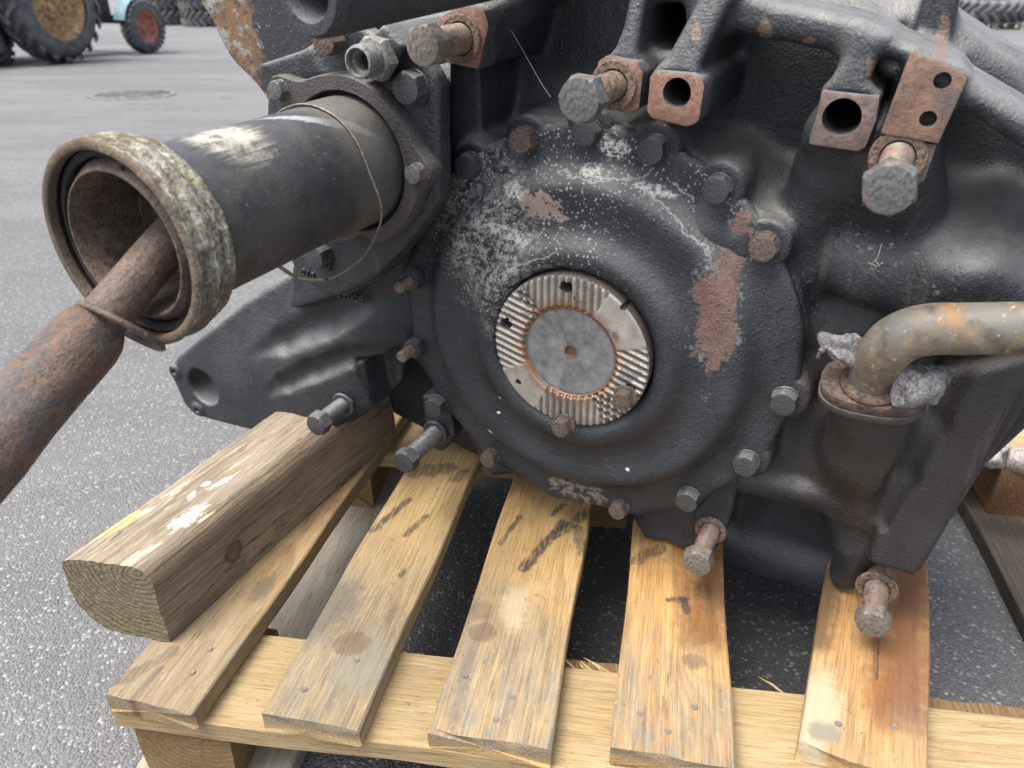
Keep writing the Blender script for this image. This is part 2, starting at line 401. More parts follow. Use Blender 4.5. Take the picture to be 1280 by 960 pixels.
PADS = {'a': ([(812, 96), (818, 88), (866, 92), (878, 98), (881, 108), (874, 150), (868, 156), (858, 159), (814, 148), (808, 140)], -.02, .008),
        'b': ([(746, 78), (758, 69), (797, 77), (804, 92), (799, 136), (785, 143), (750, 133)], -.03, .0),
        'c': ([(1027, 113), (1100, 121), (1096, 150), (1082, 185), (1073, 191), (1010, 181), (1012, 170), (1021, 140)], -.03, -.004),
        'd': ([(1137, 67), (1141, 64), (1205, 90), (1211, 98), (1173, 180), (1100, 167)], -.03, -.005),
        'e': ([(1101, 168), (1172, 181), (1156, 226), (1146, 234), (1092, 226), (1084, 216)], -.03, -.009),
        'f': ([(545, 25), (575, 5), (605, 12), (611, 32), (598, 87), (550, 77)], -.03, .0)}
HOLES = [(846, 116, .008, .0102), (1052, 147, -.004, .0125), (1178, 101, -.005, .0052), (1160, 149, -.005, .0052)]
def build_housing():
    S = SDF((-.58, -.30, -.36), (.66, .36, .07), .0025)
    # deep body
    S.prism(P2(-.13, [(470, 380), (455, 455), (490, 520), (600, 575), (905, 640), (925, 690), (1058, 738), (1120, 690), (1330, 500), (1420, 260), (1400, 155), (1275, 84), (1192, 36), (1190, 6), (960, -12), (930, -60), (560, -70), (560, 200)]), -.345, -.125, r=.02, k=0)
    # belly under the shelf (rounded)
    # front wall as a height field
    ctrl = [(570, -40, -.13), (690, -40, -.15), (800, -40, -.15), (900, -40, -.16), (1000, -40, -.15), (650, 40, -.13), (740, 50, -.14), (700, 100, -.12), (640, 130, -.115),
            (760, 130, -.115), (700, 150, -.085), (850, 60, -.15), (900, 130, -.15), (960, 100, -.165), (1020, 110, -.16), (960, 170, -.135), (900, 190, -.085), (860, 185, -.09), (800, 160, -.095), (930, 230, -.062),
            (990, 200, -.12), (985, 260, -.07), (1040, 240, -.075), (1080, 290, -.062), (1140, 270, -.075), (1170, 330, -.034), (1080, 330, -.058), (1020, 300, -.066), (1240, 330, -.030), (1200, 240, -.10), (1260, 250, -.09),
            (1250, 180, -.13), (1220, 210, -.125), (1290, 220, -.13), (1150, 372, -.058), (1060, 370, -.090), (1010, 370, -.072), (1010, 440, -.075), (1170, 420, -.100), (1250, 400, -.065), (1100, 410, -.098), (1290, 340, -.05),
            (1000, 520, -.075), (960, 560, -.07), (1050, 560, -.06), (1120, 560, -.075), (1150, 500, -.08), (1000, 590, -.065), (1090, 620, -.06), (1230, 470, -.06), (600, 300, -.06), (600, 500, -.07), (800, 400, -.07), (800, 560, -.07), (1340, 400, -.06), (1180, 120, -.12), (1100, 120, -.14), (1340, 200, -.13)]
    hf = rbf(ctrl)
    S.prism(P2(-.08, [(562, -90), (1010, -90), (1200, 40), (1290, 110), (1440, 200), (1440, 470), (1290, 470), (1205, 610), (1130, 640), (1096, 640), (925, 607), (900, 560), (620, 590), (560, 500), (520, 440), (520, 340), (545, 250), (562, 190)]), -.30, 0, r=.008, k=.012, top=hf)
    # seat of the round cover and the bosses of its bolts
    S.cyl((0, 0, -.2), (0, 0, -.049), .196, k=.010)
    for x, y in [(580, 210), (648, 178), (728, 168), (812, 190), (893, 240), (952, 313), (978, 507), (930, 585)]:
        q = at(x, y, -.02); S.cyl((q[0], q[1], -.13), (q[0], q[1], -.034), .0205, k=.016, rd=.004)
    # upper frame: straight beam with struts running down to the pads
    ub, ua = at(1150, 60, -.02)[0], at(900, 20, -.03)[0]
    bt = lambda X, Y: (-.030+.018*np.clip((X-ua)/(ub-ua), 0, 1))+0*Y
    S.prism(P2(-.022, [(850, -45), (960, 1), (1060, 20), (1130, 49), (1200, 90), (1290, 142), (1430, 222), (1430, 272), (1300, 200), (1240, 160), (1216, 142), (1190, 130), (1130, 80), (1100, 72), (1047, 74), (1036, 66), (995, 57), (912, 44), (896, 46), (850, 30)]), -.11, 0, r=.010, k=.010, top=bt)
    def strut(poly, n0, slope, r=.006):
        pl = P2(n0-.012, poly); v0 = pl[:, 1].min(); S.prism(pl, -.14, 0, r=r, k=.008, top=lambda X, Y: n0-slope*np.maximum(Y-v0, 0)+0*X)
    strut([(878, -20), (862, 15), (838, 66), (820, 90), (873, 98), (882, 72), (899, 28), (914, -5)], .004, .36)
    strut([(1074, 30), (1046, 86), (1029, 114), (1099, 122), (1088, 98), (1099, 66), (1112, 44)], -.006, .22)
    strut([(786, -20), (780, 34), (768, 74), (800, 80), (803, 30), (808, -20)], -.004, .30, .005)
    S.prism(P2(-.04, [(795, 60), (852, 66), (846, 84), (795, 80)]), -.14, -.035, r=.006, k=.008)
    S.prism(P2(-.04, [(780, -40), (880, -40), (880, 4), (800, 2)]), -.14, -.035, r=.006, k=.008)
    # rear top wall behind the beam
    S.path(P3([(1195, 52, -.16), (1250, 86, -.16), (1330, 134, -.16)]), .012, k=.012)
    S.box(at(1168, 35, -.14), (np.eye(3)[0], np.eye(3)[1], np.eye(3)[2]), (.012, .03, .02), r=.003, k=.006)
    # cores behind the machined pads (the pads themselves are parts of their own)
    for poly, n0, n1 in PADS.values():
        c = np.mean(P2(n1, poly), 0); S.prism(c+(P2(n1, poly)-c)*.97, -.16, n1-.010, r=.004, k=.008)
    S.path(P3([(600, 25, -.02), (640, 5, -.06), (690, -30, -.12)]), [.014, .016, .02], k=.012)
    S.prism(P2(-.045, [(560, 60), (598, 70), (603, 195), (562, 200)]), -.16, -.045, r=.004, k=.012)
    # web flaring down from the pad columns into the wall
    S.path(P3([(1050, 175, -.05), (1040, 220, -.07), (1010, 265, -.075), (975, 300, -.075)]), [.026, .026, .018, .01], k=.02)
    S.path(P3([(1120, 215, -.05), (1130, 250, -.07), (1150, 290, -.075)]), [.025, .022, .012], k=.03)
    # ridge of the right wall
    S.path(P3([(1010, 315, -.080), (1090, 345, -.07), (1180, 372, -.062), (1290, 372, -.06)]), [.012, .018, .022, .024], k=.03)
    # pipe boss
    S.path(P3([(1092, 508, -.042), (1088, 560, -.066), (1078, 640, -.098)]), [.035, .038, .038], k=.014)
    # shelf edge
    S.path(P3([(920, 598, -.07), (1000, 612, -.065), (1092, 632, -.06)]), .008, k=.012)
    # belly under the shelf, curved
    S.path(P3([(895, 655, -.160), (1045, 700, -.160)]), .045, k=.01)
    # right lower column and lug
    col = P2(-.04, [(1178, 470), (1300, 440), (1330, 440), (1272, 492), (1205, 622), (1142, 727), (1082, 708), (1096, 655), (1120, 600), (1150, 540)])
    S.prism(col, -.2, -.034, r=.007, k=.006)
    S.path(P3([(1098, 640, -.075), (1072, 680, -.08), (1058, 716, -.085)]), [.020, .020, .016], k=.008)
    S.path(P3([(1190, 462, -.035), (1163, 530, -.034), (1128, 595, -.036), (1100, 650, -.040)]), [.012, .010, .009, .006], k=.010, op='sub')
    S.path(P3([(1128, 530, -.055), (1140, 525, -.06)]), .012, k=.02)
    S.path(P3([(1118, 590, -.066), (1100, 640, -.068)]), [.014, .012], k=.016)
    S.box(at(1120, 735, -.03), (np.eye(3)[0], np.array([0, .7, .7]), np.array([0, -.7, .7])), (.06, .006, .022), r=.003, k=.006, op='sub')
    # lower lug beside the cover
    S.prism(P2(-.055, [(905, 590), (922, 602), (915, 640), (903, 678), (888, 694), (866, 680), (868, 640)]), -.14, -.055, r=.003, k=.003)
    S.prism(P2(-.065, [(786, 640), (872, 625), (880, 672), (862, 690), (832, 676), (806, 674)]), -.14, -.065, r=.003, k=.004)
    # lower left lug
    S.prism(P2(-.05, [(520, 500), (560, 500), (568, 545), (552, 566), (534, 560), (524, 530)]), -.12, -.05, r=.004, k=.004)
    # tube plate: a thin overhanging plate on a narrower neck
    plate = [(545, 96), (549, 110), (549, 250), (520, 292), (468, 348), (420, 372), (372, 350), (352, 300), (330, 200), (333, 120), (348, 100), (385, 62), (402, 36), (440, 28), (500, 60), (530, 72)]
    S.prism(P2(.03, plate), .012, .03, r=.004, k=.004)
    S.prism(P2(.014, [(553, 100), (556, 250), (520, 300), (475, 350), (430, 372), (385, 350), (360, 300), (345, 200), (352, 120), (410, 40), (500, 62)]), .0, .014, r=.003, k=.004)
    S.prism(P2(-.05, [(558, 105), (556, 250), (520, 300), (480, 345), (440, 380), (400, 360), (420, 200), (440, 100), (500, 70)]), -.14, .004, r=.004, k=.006)
    S.prism(P2(.045, [(455, 52), (478, 30), (505, 58), (482, 98), (452, 100)]), -.05, .045, r=.003, k=.004)
    S.prism(P2(.036, [(318, 82), (384, 60), (404, 95), (352, 108)]), -.05, .034, r=.004, k=.006)
    # ---- bracket arm
    arm = P2(-.005, [(212, 459), (224, 441), (300, 378), (352, 345), (385, 300), (450, 300), (530, 330), (545, 440), (515, 452), (472, 449), (466, 506), (446, 526), (410, 541), (376, 546), (325, 541), (262, 524), (243, 516), (232, 504)])
    armtop = rbf([(220, 460, .0), (250, 490, .0), (300, 420, -.004), (350, 370, -.012), (400, 340, -.022), (480, 320, -.034), (530, 340, -.045), (400, 405, -.010), (440, 385, -.018), (300, 480, .004), (360, 450, .002), (420, 425, -.004), (470, 405, -.020), (520, 400, -.042), (330, 520, .0), (450, 450, -.012), (400, 520, -.004), (520, 440, -.044), (460, 500, -.016)], 1e-6)
    S.prism(arm, -.085, 0, r=.009, k=.010, top=armtop)
    # scooped web above the rib
    S.path(P3([(300, 449, .010), (345, 430, .006), (395, 404, .0), (462, 372, -.010)]), [.005, .015, .020, .017], k=.007, op='sub')
    # crease running under the rib
    S.path(P3([(330, 494, .007), (352, 482, .006), (385, 466, .004), (430, 451, .0), (475, 448, -.010), (525, 452, -.036)]), [.004, .011, .013, .014, .014, .013], k=.007, op='sub')
    S.prism(P2(-.010, [(440, 452), (520, 450), (520, 570), (470, 570), (455, 500)]), -.06, .06, r=.006, k=.005, op='sub')
    S.prism(P2(-.02, [(190, 440), (300, 380), (330, 440), (320, 560), (200, 560)]), -.3, -.040, r=.004, k=.006, op='sub')
    q0 = at(254, 484, 0)
    S.cyl((q0[0], q0[1], -.2), (q0[0], q0[1], .05), .0250, k=.002, op='sub')
    for x, y in ((219, 464), (248, 512)):
        q = at(x, y, .0); S.cyl((q[0], q[1], -.06), (q[0], q[1], .003), .0085, k=.006); S.cyl((q[0], q[1], -.02), (q[0], q[1], .03), .003, k=.001, op='sub')
    # boss for the lower left long bolt
    S.prism(P2(-.018, [(400, 470), (452, 452), (462, 510), (440, 528), (400, 528)]), -.1, -.02, r=.004, k=.006)
    for x, y, n, r in HOLES[:2]:
        q = at(x, y, n); S.cyl((q[0], q[1], n-.17), (q[0], q[1], n+.03), r*1.15, k=.001, op='sub', rd=.0005)
    return S.mesh('housing')
def house_extra(t, col):
    o = t.obj
    def C3(x, y, n): q = at(x, y, n); return (q[0], q[1], 0)
    # brown oil film on the lower right, rust-orange chips on the beam, flaked pale specks on the right wall
    m = t.math('MULTIPLY', t.ell(o, C3(1120, 560, -.05), .13, .11, 0, .9, 12, .5), t.ramp(t.noise(t.map(o, (60, 9, 60)), 1, 5, .65), [(.3, .35), (.65, .9)]))
    col = t.mix(t.math('MULTIPLY', m, .8), col, (.030, .023, .018))
    for x, y, n, rx, ry in ((958, 36, -.03, .0045, .007), (1012, 50, -.03, .005, .002), (876, 38, -.02, .003, .006), (1180, 40, -.13, .004, .012), (1092, 84, -.02, .004, .008)):
        col = t.mix(t.math('MULTIPLY', t.ell(o, C3(x, y, n), rx, ry, .2, 1.2, 120, .15), .75), col, (.15, .10, .068))
    fl = t.math('MULTIPLY', t.math('MAXIMUM', t.ell(o, C3(1003, 375, -.07), .02, .035, -.2, 1., 30, .5), t.ell(o, C3(1110, 320, -.04), .05, .018, -.3, 1., 30, .5)), t.step(t.noise(o, 190, 5, .75), .57, .64))
    col = t.mix(t.math('MULTIPLY', fl, .6), col, (.26, .28, .28))
    hz = t.math('MULTIPLY', t.ell(o, C3(1060, 425, -.04), .03, .02, 0, .8, 40, .6), .45); col = t.mix(hz, col, (.22, .23, .24))
    dr = t.math('MULTIPLY', t.step(t.noise(t.map(o, (70, 5, 70)), 1, 4, .6), .56, .66), t.step(t.noise(o, 9, 3), .45, .6)); col = t.mix(t.math('MULTIPLY', dr, .45), col, (.085, .075, .062))
    return col
M_house = painted('black cast iron', extra=house_extra)
gp('housing', build_housing(), M_house)
# ---- materials of the fitted parts
def cover_extra(t, col):
    o = t.obj; up = lambda *a: at(*a)[:2]
    def C3(x, y): q = at(x, y, -.015); return (q[0], q[1], 0)
    # salt-like white spatter over the upper left
    m = t.math('MAXIMUM', t.ell(o, C3(640, 285), .085, .095, R_(35), .9, 25, .45), t.math('MULTIPLY', t.ell(o, C3(745, 205), .12, .035, R_(-8), .8, 30, .5), .9))
    d1 = t.step(t.vor(o, 260), .16, .34, 1, 0); d2 = t.step(t.vor(t.vec('ADD', t.vec('ADD', o, (.3, .1, .2)), t.vec('MULTIPLY', t.noise(o, 400, 2, col=True), (.002, .002, .002))), 150), .05, .17, 1, 0)
    gate = t.step(t.noise(o, 55, 4, .7), .36, .55)
    sp = t.math('MULTIPLY', t.math('MAXIMUM', t.math('MULTIPLY', d1, gate), d2), m, clamp=True)
    haze = t.math('MULTIPLY', t.ell(o, C3(612, 300), .045, .075, R_(20), 1., 40, .5), t.step(t.noise(o, 150, 4, .75), .42, .62))
    col = t.mix(t.math('MULTIPLY', haze, .75), col, (.36, .36, .35))
    col = t.mix(t.math('MULTIPLY', sp, .68), col, (.50, .50, .475))
    # flaked edges and a bare metal chip
    crack = t.math('MULTIPLY', t.step(t.math('ABSOLUTE', t.math('SUBTRACT', t.noise(o, 24, 6, .7), .52)), .0, .012, 1, 0), t.math('MAXIMUM', t.ell(o, C3(650, 300), .09, .09, 0, .5, 30, .3), t.ell(o, C3(850, 250), .10, .05, R_(-30), .5, 30, .3)))
    col = t.mix(t.math('MULTIPLY', crack, .0), col, (.45, .45, .43))
    ch = t.math('MULTIPLY', t.ell(o, C3(677, 258), .022, .011, R_(-15), 1.4, 80, .1), t.step(t.noise(o, 140, 5, .7), .38, .44)); col = t.mix(ch, col, t.mix(t.noise(o, 90, 4), (.20, .17, .15), (.36, .27, .21)))
    for x, y, rx, ry in ((640, 238, .012, .006), (733, 218, .011, .005), (757, 190, .013, .007), (812, 243, .02, .004), (630, 290, .03, .006)):
        col = t.mix(t.math('MULTIPLY', t.math('MULTIPLY', t.ell(o, C3(x, y), rx, ry, R_(-10), 1.3, 110, .3), t.step(t.noise(o, 210, 5, .75), .42, .56)), .85), col, (.50, .50, .47))
    wv = t.vec('ADD', o, t.vec('MULTIPLY', t.vec('SUBTRACT', t.noise(o, 70, 4, .7, col=True), (.5, .5, .5)), (.014, .014, 0)))
    for pts in ([(805, 243), (835, 268), (868, 300), (888, 322)], [(628, 348), (655, 326), (700, 312)], [(597, 285), (612, 262), (640, 245)], [(690, 215), (735, 228), (800, 226)], [(835, 237), (862, 255)]):
        for a_, b_ in zip(pts, pts[1:]): col = t.mix(t.math('MULTIPLY', t.seg(wv, C3(*a_)[:2], C3(*b_)[:2], .0008, .6), .5), col, (.38, .38, .36))
    # peeled patch down to red-brown primer rust
    pm = t.math('MAXIMUM', t.ell(o, C3(893, 397), .0165, .055, R_(3), 1.25, 46, .14), t.ell(o, C3(912, 325), .009, .035, R_(-5), .9, 45, .1))
    rim = t.math('MAXIMUM', t.ell(o, C3(893, 393), .022, .066, R_(3), .95, 45, .12), t.ell(o, C3(912, 320), .016, .045, R_(-5), 1.2, 45, .15))
    col = t.mix(t.math('MULTIPLY', rim, t.step(t.noise(o, 150, 5, .75), .50, .62)), col, (.15, .17, .165))
    pr = t.mix(t.ramp(t.noise(o, 110, 5, .7), [(.3, 0), (.7, 1)]), (.095, .062, .052), (.18, .112, .092))
    pr = t.mix(t.step(t.noise(o, 420, 3, .7), .56, .66), pr, (.05, .035, .03))
    col = t.mix(pm, col, pr)
    # scuffed bare steel at the lower rim and small paint drops
    col = t.mix(t.math('MULTIPLY', t.ell(o, C3(715, 625), .03, .014, R_(0), 1.3, 60, .2), t.step(t.noise(o, 160, 4), .45, .6)), col, (.17, .15, .14))
    for x, y, r in ((611, 540, .0035), (622, 517, .002), (784, 587, .0022), (623, 560, .0014), (625, 497, .0014)):
        col = t.mix(t.ell(o, C3(x, y), r, r*.7, 0, .6, 300, .15), col, (.72, .72, .70))
    return col
M_cover = painted('black painted cover', (.013, .0155, .020), (.033, .0375, .044), .68, cover_extra)
M_bolt = painted('black painted bolt', (.024, .027, .032), (.058, .062, .068), .6, None, (.4, .6), .7)
M_boltrust = rusty('rusty bolt', (.062, .05, .044), (.135, .09, .068), (.04, .037, .036), .75)
M_boltgrey = steel('grey steel bolt', (.12, .122, .122), .2, .5, .35)
M_boltred = steel('rust-blushed steel bolt', (.16, .148, .125), .26, .6, .3, (.17, .098, .058))
M_washer = rusty('rusty washer', (.10, .07, .053), (.20, .135, .098), (.08, .065, .06), .4)
M_shank = steel('worn bolt shank', (.12, .10, .08), .36, .55, .35, (.21, .12, .075))
M_plate = painted('dark oily plate', (.035, .032, .032), (.07, .062, .058), .15)
M_hole = NT('dark bore').set((.01, .01, .01), .8)

# ---- round cover: a turned dome whose rim swells round each bolt
cover_px = [(580, 210), (648, 178), (728, 168), (812, 190), (893, 240), (952, 313), (978, 507), (930, 585), (857, 630), (770, 642), (687, 612), (608, 577), (540, 512), (513, 438), (510, 352)]
bolt_uv = [at(x, y, -.02)[:2] for x, y in cover_px]; bolt_ang = [math.atan2(q[1], q[0]) for q in bolt_uv]
def rimr(r, z, a, j):
    if r < .17: return r
    lob = max(math.exp(-((math.atan2(math.sin(a-b), math.cos(a-b)))/.075)**2) for b in bolt_ang)
    base_r = .1955 + .0065*lob + .0008*math.sin(9*a)
    return r*(base_r/.2) if r >= .19 else r + (r-.17)/.02*(.19*base_r/.2-.19)
prof = [(.070, -.03), (.0775, -.028), (.0775, -.012), (.080, -.0085), (.083, -.0060), (.088, -.0042), (.094, -.0048), (.1000, -.0082), (.106, -.0132), (.112, -.0165), (.122, -.0178), (.132, -.0160), (.141, -.0140), (.148, -.0140),
        (.153, -.0175), (.158, -.0240), (.163, -.029), (.168, -.032), (.176, -.0330), (.184, -.0332), (.190, -.0335), (.195, -.0340), (.1985, -.0355), (.2, -.039), (.2, -.0505), (.17, -.0508)]
v, f = lathe(prof, 360, rimr)
cover = gp('front_cover', mesh('front_cover', v, [tuple(reversed(q)) for q in f] if False else f, True), M_cover, label='round black domed cover with white speckles and a peeled rusty patch')

# ---- machined mounting pads, each its own crisp casting face
def pad_mat(name, a, b):
    t = NT(name); o = t.obj
    fc_ = t.step(t.sep(t.tc.outputs['Normal'])[2], .80, .95)
    n1 = t.noise(o, 60, 6, .7); n2 = t.noise(o, 300, 4, .75)
    rc = t.mix(t.ramp(n1, [(.32, 0), (.68, 1)]), a, b); rc = t.mix(t.ramp(n2, [(.32, .8), (.52, 0)]), rc, (.06, .045, .04))
    rc = t.mix(t.step(t.noise(o, 22, 5, .7), .57, .66, 0, .75), rc, (.10, .085, .08))
    pc = t.mix(t.math('MULTIPLY', upmask(t, .1, .9), t.ramp(t.noise(o, 60, 5, .7), [(.3, .1), (.7, .6)])), (.03, .033, .038), (.2, .197, .185))
    edge = t.step(t.noise(o, 120, 4, .7), .52, .60); pc = t.mix(t.math('MULTIPLY', edge, .35), pc, (.16, .10, .08))
    return t.set(t.mix(fc_, pc, rc), .75, 0, t.bump(t.math('ADD', n1, n2), .6, .0014))
def cut(me, cutters):
    o = bpy.data.objects.new('tmp', me); C.objects.link(o); tmp = []
    for (x, y, r, z0, z1) in cutters:
        v, f = lathe([(.00001, z0), (r, z0), (r, z1), (.00001, z1)], 32); cm = mesh('cut', v, [tuple(reversed(q)) for q in f], False)
        bm = bmesh.new(); bm.from_mesh(cm); bmesh.ops.remove_doubles(bm, verts=bm.verts, dist=.0001); bmesh.ops.recalc_face_normals(bm, faces=bm.faces); bm.to_mesh(cm); bm.free()
        c = bpy.data.objects.new('cut', cm); c.location = (x, y, 0); C.objects.link(c); tmp.append(c)
        m = o.modifiers.new('b', 'BOOLEAN'); m.object = c; m.operation = 'DIFFERENCE'; m.solver = 'EXACT'
    bpy.context.view_layer.update(); dg = bpy.context.evaluated_depsgraph_get(); out = bpy.data.meshes.new_from_object(o.evaluated_get(dg))
    for x in tmp+[o]: bpy.data.objects.remove(x)
    out.polygons.foreach_set('use_smooth', [True]*len(out.polygons)); out.set_sharp_from_angle(angle=R_(40)); return out
M_padp = pad_mat('rust-pink pad', (.155, .082, .056), (.29, .16, .112)); M_padb = pad_mat('rust-brown pad', (.10, .072, .063), (.19, .135, .115)); M_pado = pad_mat('orange-brown plate', (.13, .08, .058), (.24, .145, .10))
for kk, (poly, n0, n1) in PADS.items():
    me = prism(P2(n1, poly), n0, n1, .0016, 2)
    hl = [(at(x, y, n)[0], at(x, y, n)[1], r, n-.10, n+.02) for x, y, n, r in {'a': HOLES[:1], 'c': HOLES[1:2], 'd': HOLES[2:]}.get(kk, [])]
    if hl: me = cut(me, hl)
    gp('mounting_pad', me, {'a': M_padp, 'b': M_padp, 'c': M_padb, 'd': M_pado, 'e': M_padb, 'f': M_padp}[kk])
# ---- bolts
_hex = {}
def hexhead(af, h, flange=0., hole=False):
    key = ('hex', round(af, 4), round(h, 4), flange)
    if key in _hex: return _hex[key].copy()
    R = af/2/math.cos(math.pi/6); v, f = [], []
    rings = [(0, 1., None), (h*.80, 1., None), (h, None, af/2*.93)]
    n = 36
    def hx(a): return (af/2)/math.cos(((a+math.pi/6) % (math.pi/3))-math.pi/6)
    lev = []
    for z, s_, rc in [(0, 1, None), (h*.78, 1, None), (h*.98, None, None), (h, None, .90)]:
        row = []
        for i in range(n):
            a = 2*math.pi*i/n; r = hx(a)
            if s_ is None: r = min(r, af/2*(.99 if rc is None else rc))
            elif z > 0: r = min(r, R*.985)
            row.append(len(v)); v.append((r*math.cos(a), r*math.sin(a), z))
        lev.append(row)
    for a_, b_ in zip(lev, lev[1:]):
        for i in range(n): f.append((a_[i], a_[(i+1) % n], b_[(i+1) % n], b_[i]))
    c = len(v); v.append((0, 0, h*.985))
    for i in range(n): f.append((lev[-1][i], lev[-1][(i+1) % n], c))
    f.append(tuple(reversed(lev[0])))
    me = mesh('head', v, f, True, 25); _hex[key] = me; return me.copy()
def ringmesh(r0, r1, h, seg=40, bev=.0006):
    pr = [(r0, 0), (r1-bev, 0), (r1, bev), (r1, h-bev), (r1-bev, h), (r0+bev, h), (r0, h-bev)]
    v, f = lathe(pr, seg, close=True); return mesh('washer', v, f, True, 30)
def cylmesh(r, h, seg=28, thread=0, pitch=.002):
    if not thread:
        pr = [(0.0001, h), (r*.86, h), (r, h-r*.14), (r, 0)]; v, f = lathe(pr, seg); f = [tuple(reversed(q)) for q in f]; return mesh('shank', v, f, True, 30)
    pr = [(0.0001, h), (r*.82, h)]; z = h-.001
    while z > thread: pr += [(r, z), (r*.90, z-pitch/2)]; z -= pitch
    pr += [(r, z), (r, 0)]
    v, f = lathe(pr, seg); return mesh('shank', v, [tuple(reversed(q)) for q in f], True, 50)
def TM(u, v, n, rz=0., tilt=(0, 0)):
    return Matrix.Translation((u, v, n)) @ Matrix.Rotation(tilt[0], 4, 'X') @ Matrix.Rotation(tilt[1], 4, 'Y') @ Matrix.Rotation(rz, 4, 'Z')
def setbolt(u, v, n, af=.024, h=.0125, mat=None, wash=True, rz=None, parent=None, shift=None):
    rz = random.uniform(0, 1.05) if rz is None else rz
    b = gp('bolt', hexhead(af, h), mat or M_bolt, parent, TM(u, v, n, rz))
    if wash:
        w = obj('washer', ringmesh(af*.2, af*.58, .0022), mat or M_bolt, b); w.matrix_local = Matrix.Translation((0, 0, -.0018))
    return b
for i, (u, v_) in enumerate(bolt_uv):
    if i in (10, 13, 14): continue
    mt = {1: M_boltrust, 3: M_bolt, 5: M_boltrust, 9: M_boltrust, 11: M_boltrust}.get(i, M_bolt)
    setbolt(u, v_, -.0325, .0205 if i not in (9, 11) else .017, .0115, mt)
for i in (13, 14):          # studs with nuts
    u, v_ = bolt_uv[i]
    nut = gp('nut', hexhead(.020, .011), M_bolt, None, TM(u, v_, -.0325, .3))
    st = obj('stud', cylmesh(.0062, .030, 20, .004, .0016), M_shank, nut); st.matrix_local = Matrix.Translation((0, 0, 0))
def longbolt(px, npad, hpx, af, hh, r, mat, mshank, mwash, wr=1.15, thread=True, tilt=0):
    """A half-unscrewed bolt: shank from the pad out to the head, its length from where the head shows."""
    q = at(*px, npad)
    # head distance along n such that it projects to hpx best
    best = min(np.arange(npad+.01, npad+.09, .001), key=lambda n: np.hypot(*(np.array(projl((q[0], q[1], n)))-np.array(hpx))))
    L = best-npad
    b = gp('bolt', hexhead(af, hh), mat, None, TM(q[0], q[1], npad+L-hh*.5, random.uniform(.1, .9)))
    sh = obj('shank', cylmesh(r, L+.02, 28, .006 if thread else 0, .0022), mshank, b); sh.matrix_local = Matrix.Translation((0, 0, -L-.02+hh*.5))
    sh.scale = (1, 1, 1)
    w = obj('washer', ringmesh(r*1.08, af*.5*wr, .0035), mwash, b); w.matrix_local = Matrix.Translation((0, 0, -L+hh*.5+.0003))
    return b
def projl(q):
    p = wld(np.array(q))-CAM; d = p@FWD; return (640+F_*(p@RTV)/d, 480-F_*(p@UPV)/d)
longbolt((768, 106), .0, (727, 120), .0290, .015, .0105, M_boltgrey, M_washer, M_washer, 1.22)
longbolt((577, 48), .0, (533, 53), .0275, .015, .0115, M_boltred, M_shank, M_washer, 1.3)
longbolt((1122, 196), -.010, (1115, 235), .0290, .015, .0105, M_boltgrey, M_shank, M_washer, 1.25)
longbolt((889, 661), -.055, (873, 700), .0265, .015, .0095, M_boltred, M_shank, M_washer, 1.2)
longbolt((1096, 733), -.055, (1089, 775), .0265, .016, .0108, M_boltred, M_shank, M_washer, 1.4)
longbolt((545, 540), -.045, (505, 571), .0245, .014, .010, M_bolt, M_boltgrey, M_bolt, 1.25)
longbolt((430, 505), -.004, (399, 529), .0235, .014, .0095, M_bolt, M_bolt, M_bolt, 1.25)

# ---- serrated drive flange in the middle of the cover
def flange_mat():
    t = NT('worn serrated steel'); o = t.obj; x, y, z = t.sep(o)
    r = t.math('SQRT', t.math('ADD', t.math('MULTIPLY', x, x), t.math('MULTIPLY', y, y)))
    n1 = t.noise(o, 45, 5, .65); n2 = t.noise(o, 300, 3)
    c = t.mix(t.ramp(n1, [(.3, 0), (.7, 1)]), (.24, .225, .195), (.42, .40, .36))
    c = t.mix(t.step(z, -.0024, -.0006, .8, 0), c, (.085, .06, .045))
    rm = t.math('MULTIPLY', t.step(t.math('ADD', t.math('MULTIPLY', t.math('ABSOLUTE', t.math('SUBTRACT', r, .047)), 55), t.math('MULTIPLY', t.noise(o, 60, 4, .7), 1.2)), .5, 1.15, 1, 0), .75)
    c = t.mix(rm, c, (.24, .12, .065))
    cen = t.step(r, .041, .0435, 1, 0)
    cc = t.mix(t.ramp(t.noise(o, 70, 5, .7), [(.35, 0), (.65, 1)]), (.12, .128, .138), (.27, .27, .265)); cc = t.mix(t.step(t.math('ADD', r, t.math('MULTIPLY', n1, .006)), .009, .013, .8, 0), cc, (.16, .085, .04))
    c = t.mix(cen, c, cc)
    c = t.mix(t.math('MULTIPLY', t.step(t.noise(o, 26, 5, .65), .55, .62), t.math('SUBTRACT', 1, cen)), c, (.13, .125, .12))
    return t.set(c, t.step(n1, .3, .7, .38, .65), .35, t.bump(n2, .35, .0008))
